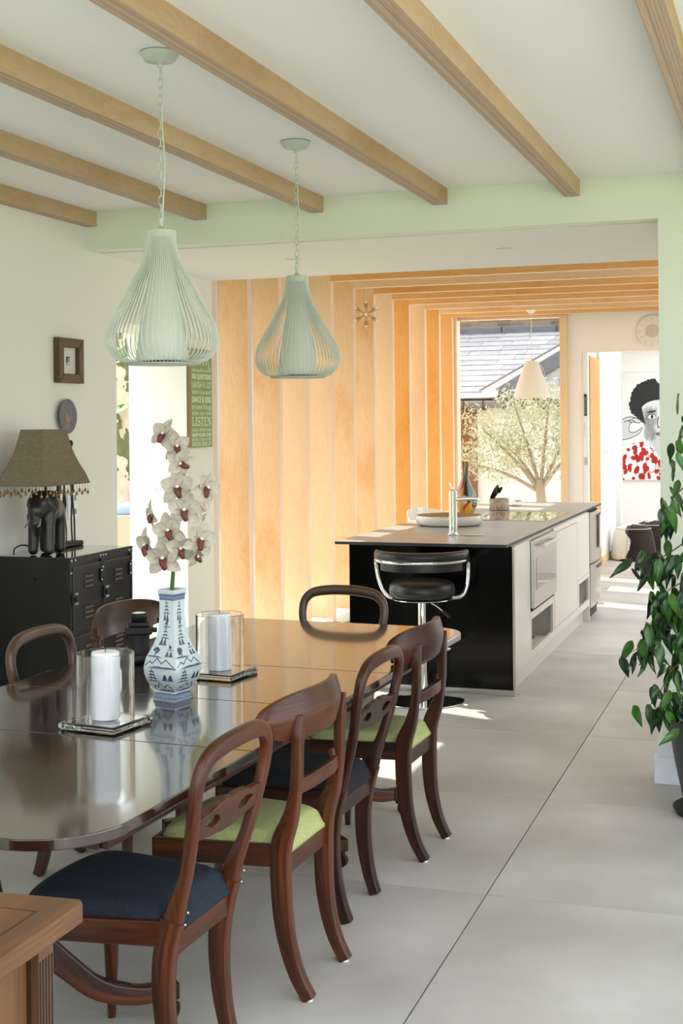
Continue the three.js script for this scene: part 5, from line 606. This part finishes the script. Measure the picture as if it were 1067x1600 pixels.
{ // portrait canvas on the corridor wall
  const tex = canvasTex(768, 1024, (c, W, H) => { const r = rng(2); c.fillStyle = '#e3e1dc'; c.fillRect(0, 0, W, H); c.setTransform(0.657, 0, 0, 1, -25.6, 0); W = 1240; const g = (v, a = 1) => `rgba(${v},${v},${v},${a})`;
    c.fillStyle = g(34); for (let i = 0; i < 900; i++) { const a = r() * 6.28, d = Math.sqrt(r()); c.beginPath(); c.arc(440 + Math.cos(a) * 290 * d, 285 + Math.sin(a) * 205 * d, 8 + r() * 22, 0, 7); c.fill(); } for (let i = 0; i < 400; i++) { c.fillStyle = g(60 + r() * 40 | 0, 0.5); const a = r() * 6.28, d = Math.sqrt(r()); c.fillRect(440 + Math.cos(a) * 270 * d, 285 + Math.sin(a) * 190 * d, 3 + r() * 9, 2); }
    c.fillStyle = g(205); c.beginPath(); c.moveTo(300, 330); c.quadraticCurveTo(380, 250, 620, 260); c.quadraticCurveTo(760, 300, 740, 480); c.quadraticCurveTo(700, 690, 540, 660); c.quadraticCurveTo(360, 600, 300, 330); c.fill(); c.fillStyle = g(190); c.fillRect(420, 610, 220, 180);
    for (let i = 0; i < 260; i++) { c.fillStyle = g(90 + r() * 60 | 0, 0.12); c.beginPath(); c.ellipse(320 + r() * 130 + i * 0.2, 350 + r() * 280, 16, 40, 0.4, 0, 7); c.fill(); }
    c.fillStyle = g(50); for (const x of [430, 620]) { c.beginPath(); c.ellipse(x, 372, 64, 10, -0.12, 0, 7); c.fill(); c.fillStyle = g(235); c.beginPath(); c.ellipse(x, 420, 46, 20, 0, 0, 7); c.fill(); c.fillStyle = g(24); c.beginPath(); c.arc(x + 4, 420, 18, 0, 7); c.fill(); c.lineWidth = 7; c.strokeStyle = g(40); c.beginPath(); c.ellipse(x, 420, 50, 24, 0, 3.1, 6.3); c.stroke(); }
    c.strokeStyle = g(70); c.lineWidth = 12; c.beginPath(); c.moveTo(520, 420); c.quadraticCurveTo(500, 490, 510, 520); c.lineTo(570, 524); c.stroke(); c.fillStyle = g(110); c.beginPath(); c.ellipse(550, 585, 74, 20, 0, 0, 7); c.fill(); c.fillStyle = g(50); c.fillRect(480, 582, 140, 6);
    c.fillStyle = g(200); c.strokeStyle = g(60); c.lineWidth = 7; c.beginPath(); c.moveTo(0, 470); c.quadraticCurveTo(120, 380, 280, 452); c.quadraticCurveTo(300, 480, 250, 478); c.lineTo(170, 470); c.quadraticCurveTo(110, 500, 130, 560); c.quadraticCurveTo(200, 590, 300, 520); c.quadraticCurveTo(310, 560, 220, 600); c.quadraticCurveTo(110, 640, 0, 640); c.closePath(); c.fill(); c.stroke(); for (const [x, y] of [[60, 470], [110, 462], [170, 440]]) { c.beginPath(); c.moveTo(x, y); c.quadraticCurveTo(x + 50, y - 26, x + 100, y + 6); c.stroke(); }
    c.save(); c.beginPath(); c.moveTo(0, 720); c.quadraticCurveTo(180, 660, 400, 650); c.lineTo(520, 800); c.lineTo(660, 700); c.lineTo(W, 760); c.lineTo(W, H); c.lineTo(0, H); c.closePath(); c.clip(); c.fillStyle = '#ecebe6'; c.fillRect(0, 0, W, H); c.fillStyle = '#b0201a'; for (let i = 0; i < 110; i++) { const x = r() * W, y = 640 + r() * 390, s = 16 + r() * 34; c.save(); c.translate(x, y); c.rotate(r() * 6); c.beginPath(); c.moveTo(0, -s); c.bezierCurveTo(s, -s * 0.6, s * 0.7, s, 0, s); c.bezierCurveTo(-s * 0.7, s, -s, -s * 0.6, 0, -s); c.fill(); c.restore(); } c.strokeStyle = '#b0201a'; c.lineWidth = 8; for (let i = 0; i < 24; i++) { const x = r() * W, y = 680 + r() * 330; c.beginPath(); c.arc(x, y, 24 + r() * 40, r() * 6, r() * 6 + 2); c.stroke(); } c.strokeStyle = g(40); c.lineWidth = 6; c.beginPath(); c.moveTo(400, 650); c.quadraticCurveTo(430, 860, 620, H); c.stroke(); c.beginPath(); c.moveTo(210, 690); c.lineTo(260, H); c.stroke(); c.restore(); });
  const t = thing('portrait_canvas', 'large canvas portrait in grey with red patterned shirt', 'painting', [-1.58, 1.528, -18.239]); const g = new THREE.BoxGeometry(1.16, 1.44, 0.035); const s = std({ color: 0xdedcd6, roughness: 0.8 }); part('canvas', g, [s, s, s, s, std({ map: tex, roughness: 0.8 }), s], t, 0, 0, 0.018);
}
{ // weeping fig in a pot
  const t = thing('potted_fig', 'weeping fig with glossy drooping leaves in dark pot by the pier', 'plant', [-0.27, 0, -5.68]);
  part('pot', lathe([[0, 0.012], [0.15, 0.012], [0.165, 0.03], [0.2, 0.2], [0.232, 0.385], [0.238, 0.39], [0.23, 0.395], [0.215, 0.34], [0, 0.33]], 48), M.pot, t); part('saucer', lathe([[0, 0], [0.2, 0], [0.212, 0.02], [0.205, 0.022], [0.19, 0.01], [0, 0.008]], 40), M.blackMatte, t); part('soil', lathe([[0, 0.34], [0.2, 0.342], [0.215, 0.338], [0.2, 0.33], [0, 0.33]], 32), M.soil, t);
  part('trunk', sweep(curve([[0, 0.33, 0], [0.02, 0.7, 0.01], [-0.01, 1.1, 0], [0.01, 1.5, 0], [0.0, 1.85, 0]], 24), (q) => 0.036 - 0.02 * q, (q) => 0.036 - 0.02 * q, V(1, 0, 0), { e: 2, n: 10 }), M.bark, t);
  const r = rng(31), lg = [0, 1].map((k) => plate(6, 10, (u, v) => { const w = v < 0.84 ? 0.018 * Math.pow(Math.sin(PI * Math.pow(clamp(v / 0.98, 0.01, 1), 0.62)), 0.95) : 0.0052 * (1 - (v - 0.84) / 0.16) + 0.0006; return V(u * w, -v * 0.098, 0.006 * Math.abs(u) + (k ? 0.018 : -0.006) * v * v + 0.002 * Math.sin(u * 3 + v * 7)); }, 0.0008));
  const B = [[[0, 1.15, 0], [-0.12, 1.13, 0.06], [-0.25, 1.05, 0.08], [-0.34, 1.03, 0.08]], [[0, 0.98, 0], [-0.1, 0.98, 0.07], [-0.2, 0.93, 0.08], [-0.27, 0.87, 0.1]], [[0, 0.9, 0], [-0.13, 0.87, 0.05], [-0.23, 0.85, 0.08], [-0.32, 0.73, 0.08]], [[0, 0.82, 0], [-0.14, 0.78, 0.06], [-0.26, 0.74, 0.08], [-0.36, 0.66, 0.08]], [[0, 0.55, 0], [-0.14, 0.48, 0.06], [-0.26, 0.475, 0.08], [-0.31, 0.42, 0.08]], [[0, 1.35, 0], [-0.1, 1.37, 0.05], [-0.19, 1.3, 0.08], [-0.22, 1.2, 0.08]], [[0, 1.55, 0], [-0.08, 1.62, 0.05], [-0.16, 1.54, 0.08], [-0.175, 1.47, 0.1]], [[0, 1.75, 0], [-0.08, 1.8, 0.03], [-0.15, 1.74, 0.06]], [[0, 0.7, 0], [-0.1, 0.66, 0.08], [-0.2, 0.6, 0.1], [-0.25, 0.5, 0.1]], [[0, 1.0, 0], [0.12, 1.0, 0.1], [0.25, 0.9, 0.12]], [[0, 1.4, 0], [0.14, 1.42, 0.06], [0.27, 1.3, 0.08]], [[0, 0.75, 0], [0.12, 0.74, 0.1], [0.24, 0.62, 0.1]], [[0, 1.2, 0], [0.05, 1.22, 0.14], [0.03, 1.1, 0.24]], [[0, 0.5, 0.0], [-0.12, 0.42, 0.1], [-0.21, 0.37, 0.13]]];
  B.forEach((b, bi) => { const p = curve(b, 16); part('branch', sweep(p, (q) => 0.009 - 0.006 * q, (q) => 0.009 - 0.006 * q, V(0, 0.2, 1).normalize(), { e: 2, n: 6 }), M.bark, t); const n = [36, 34, 38, 40, 20, 22, 14, 8, 26, 14, 14, 14, 14, 6][bi];
    for (let i = 0; i < n; i++) { const c = p[Math.min(16, Math.floor(lerp(4, 16.9, i / n)))], m = part('leaf', lg[i % 2], M.leafs[Math.floor(r() * 4)], t, c.x + (r() - 0.5) * 0.1, c.y + (r() - 0.5) * 0.09 - 0.005, c.z + (r() - 0.5) * 0.11); m.rotation.set((r() - 0.5) * 1.1, (r() - 0.5) * 2.4 + 0.3, (r() - 0.5) * 1.3, 'YXZ'); m.scale.setScalar(0.8 + r() * 0.45); } });
}
renderer.render(scene, camera);
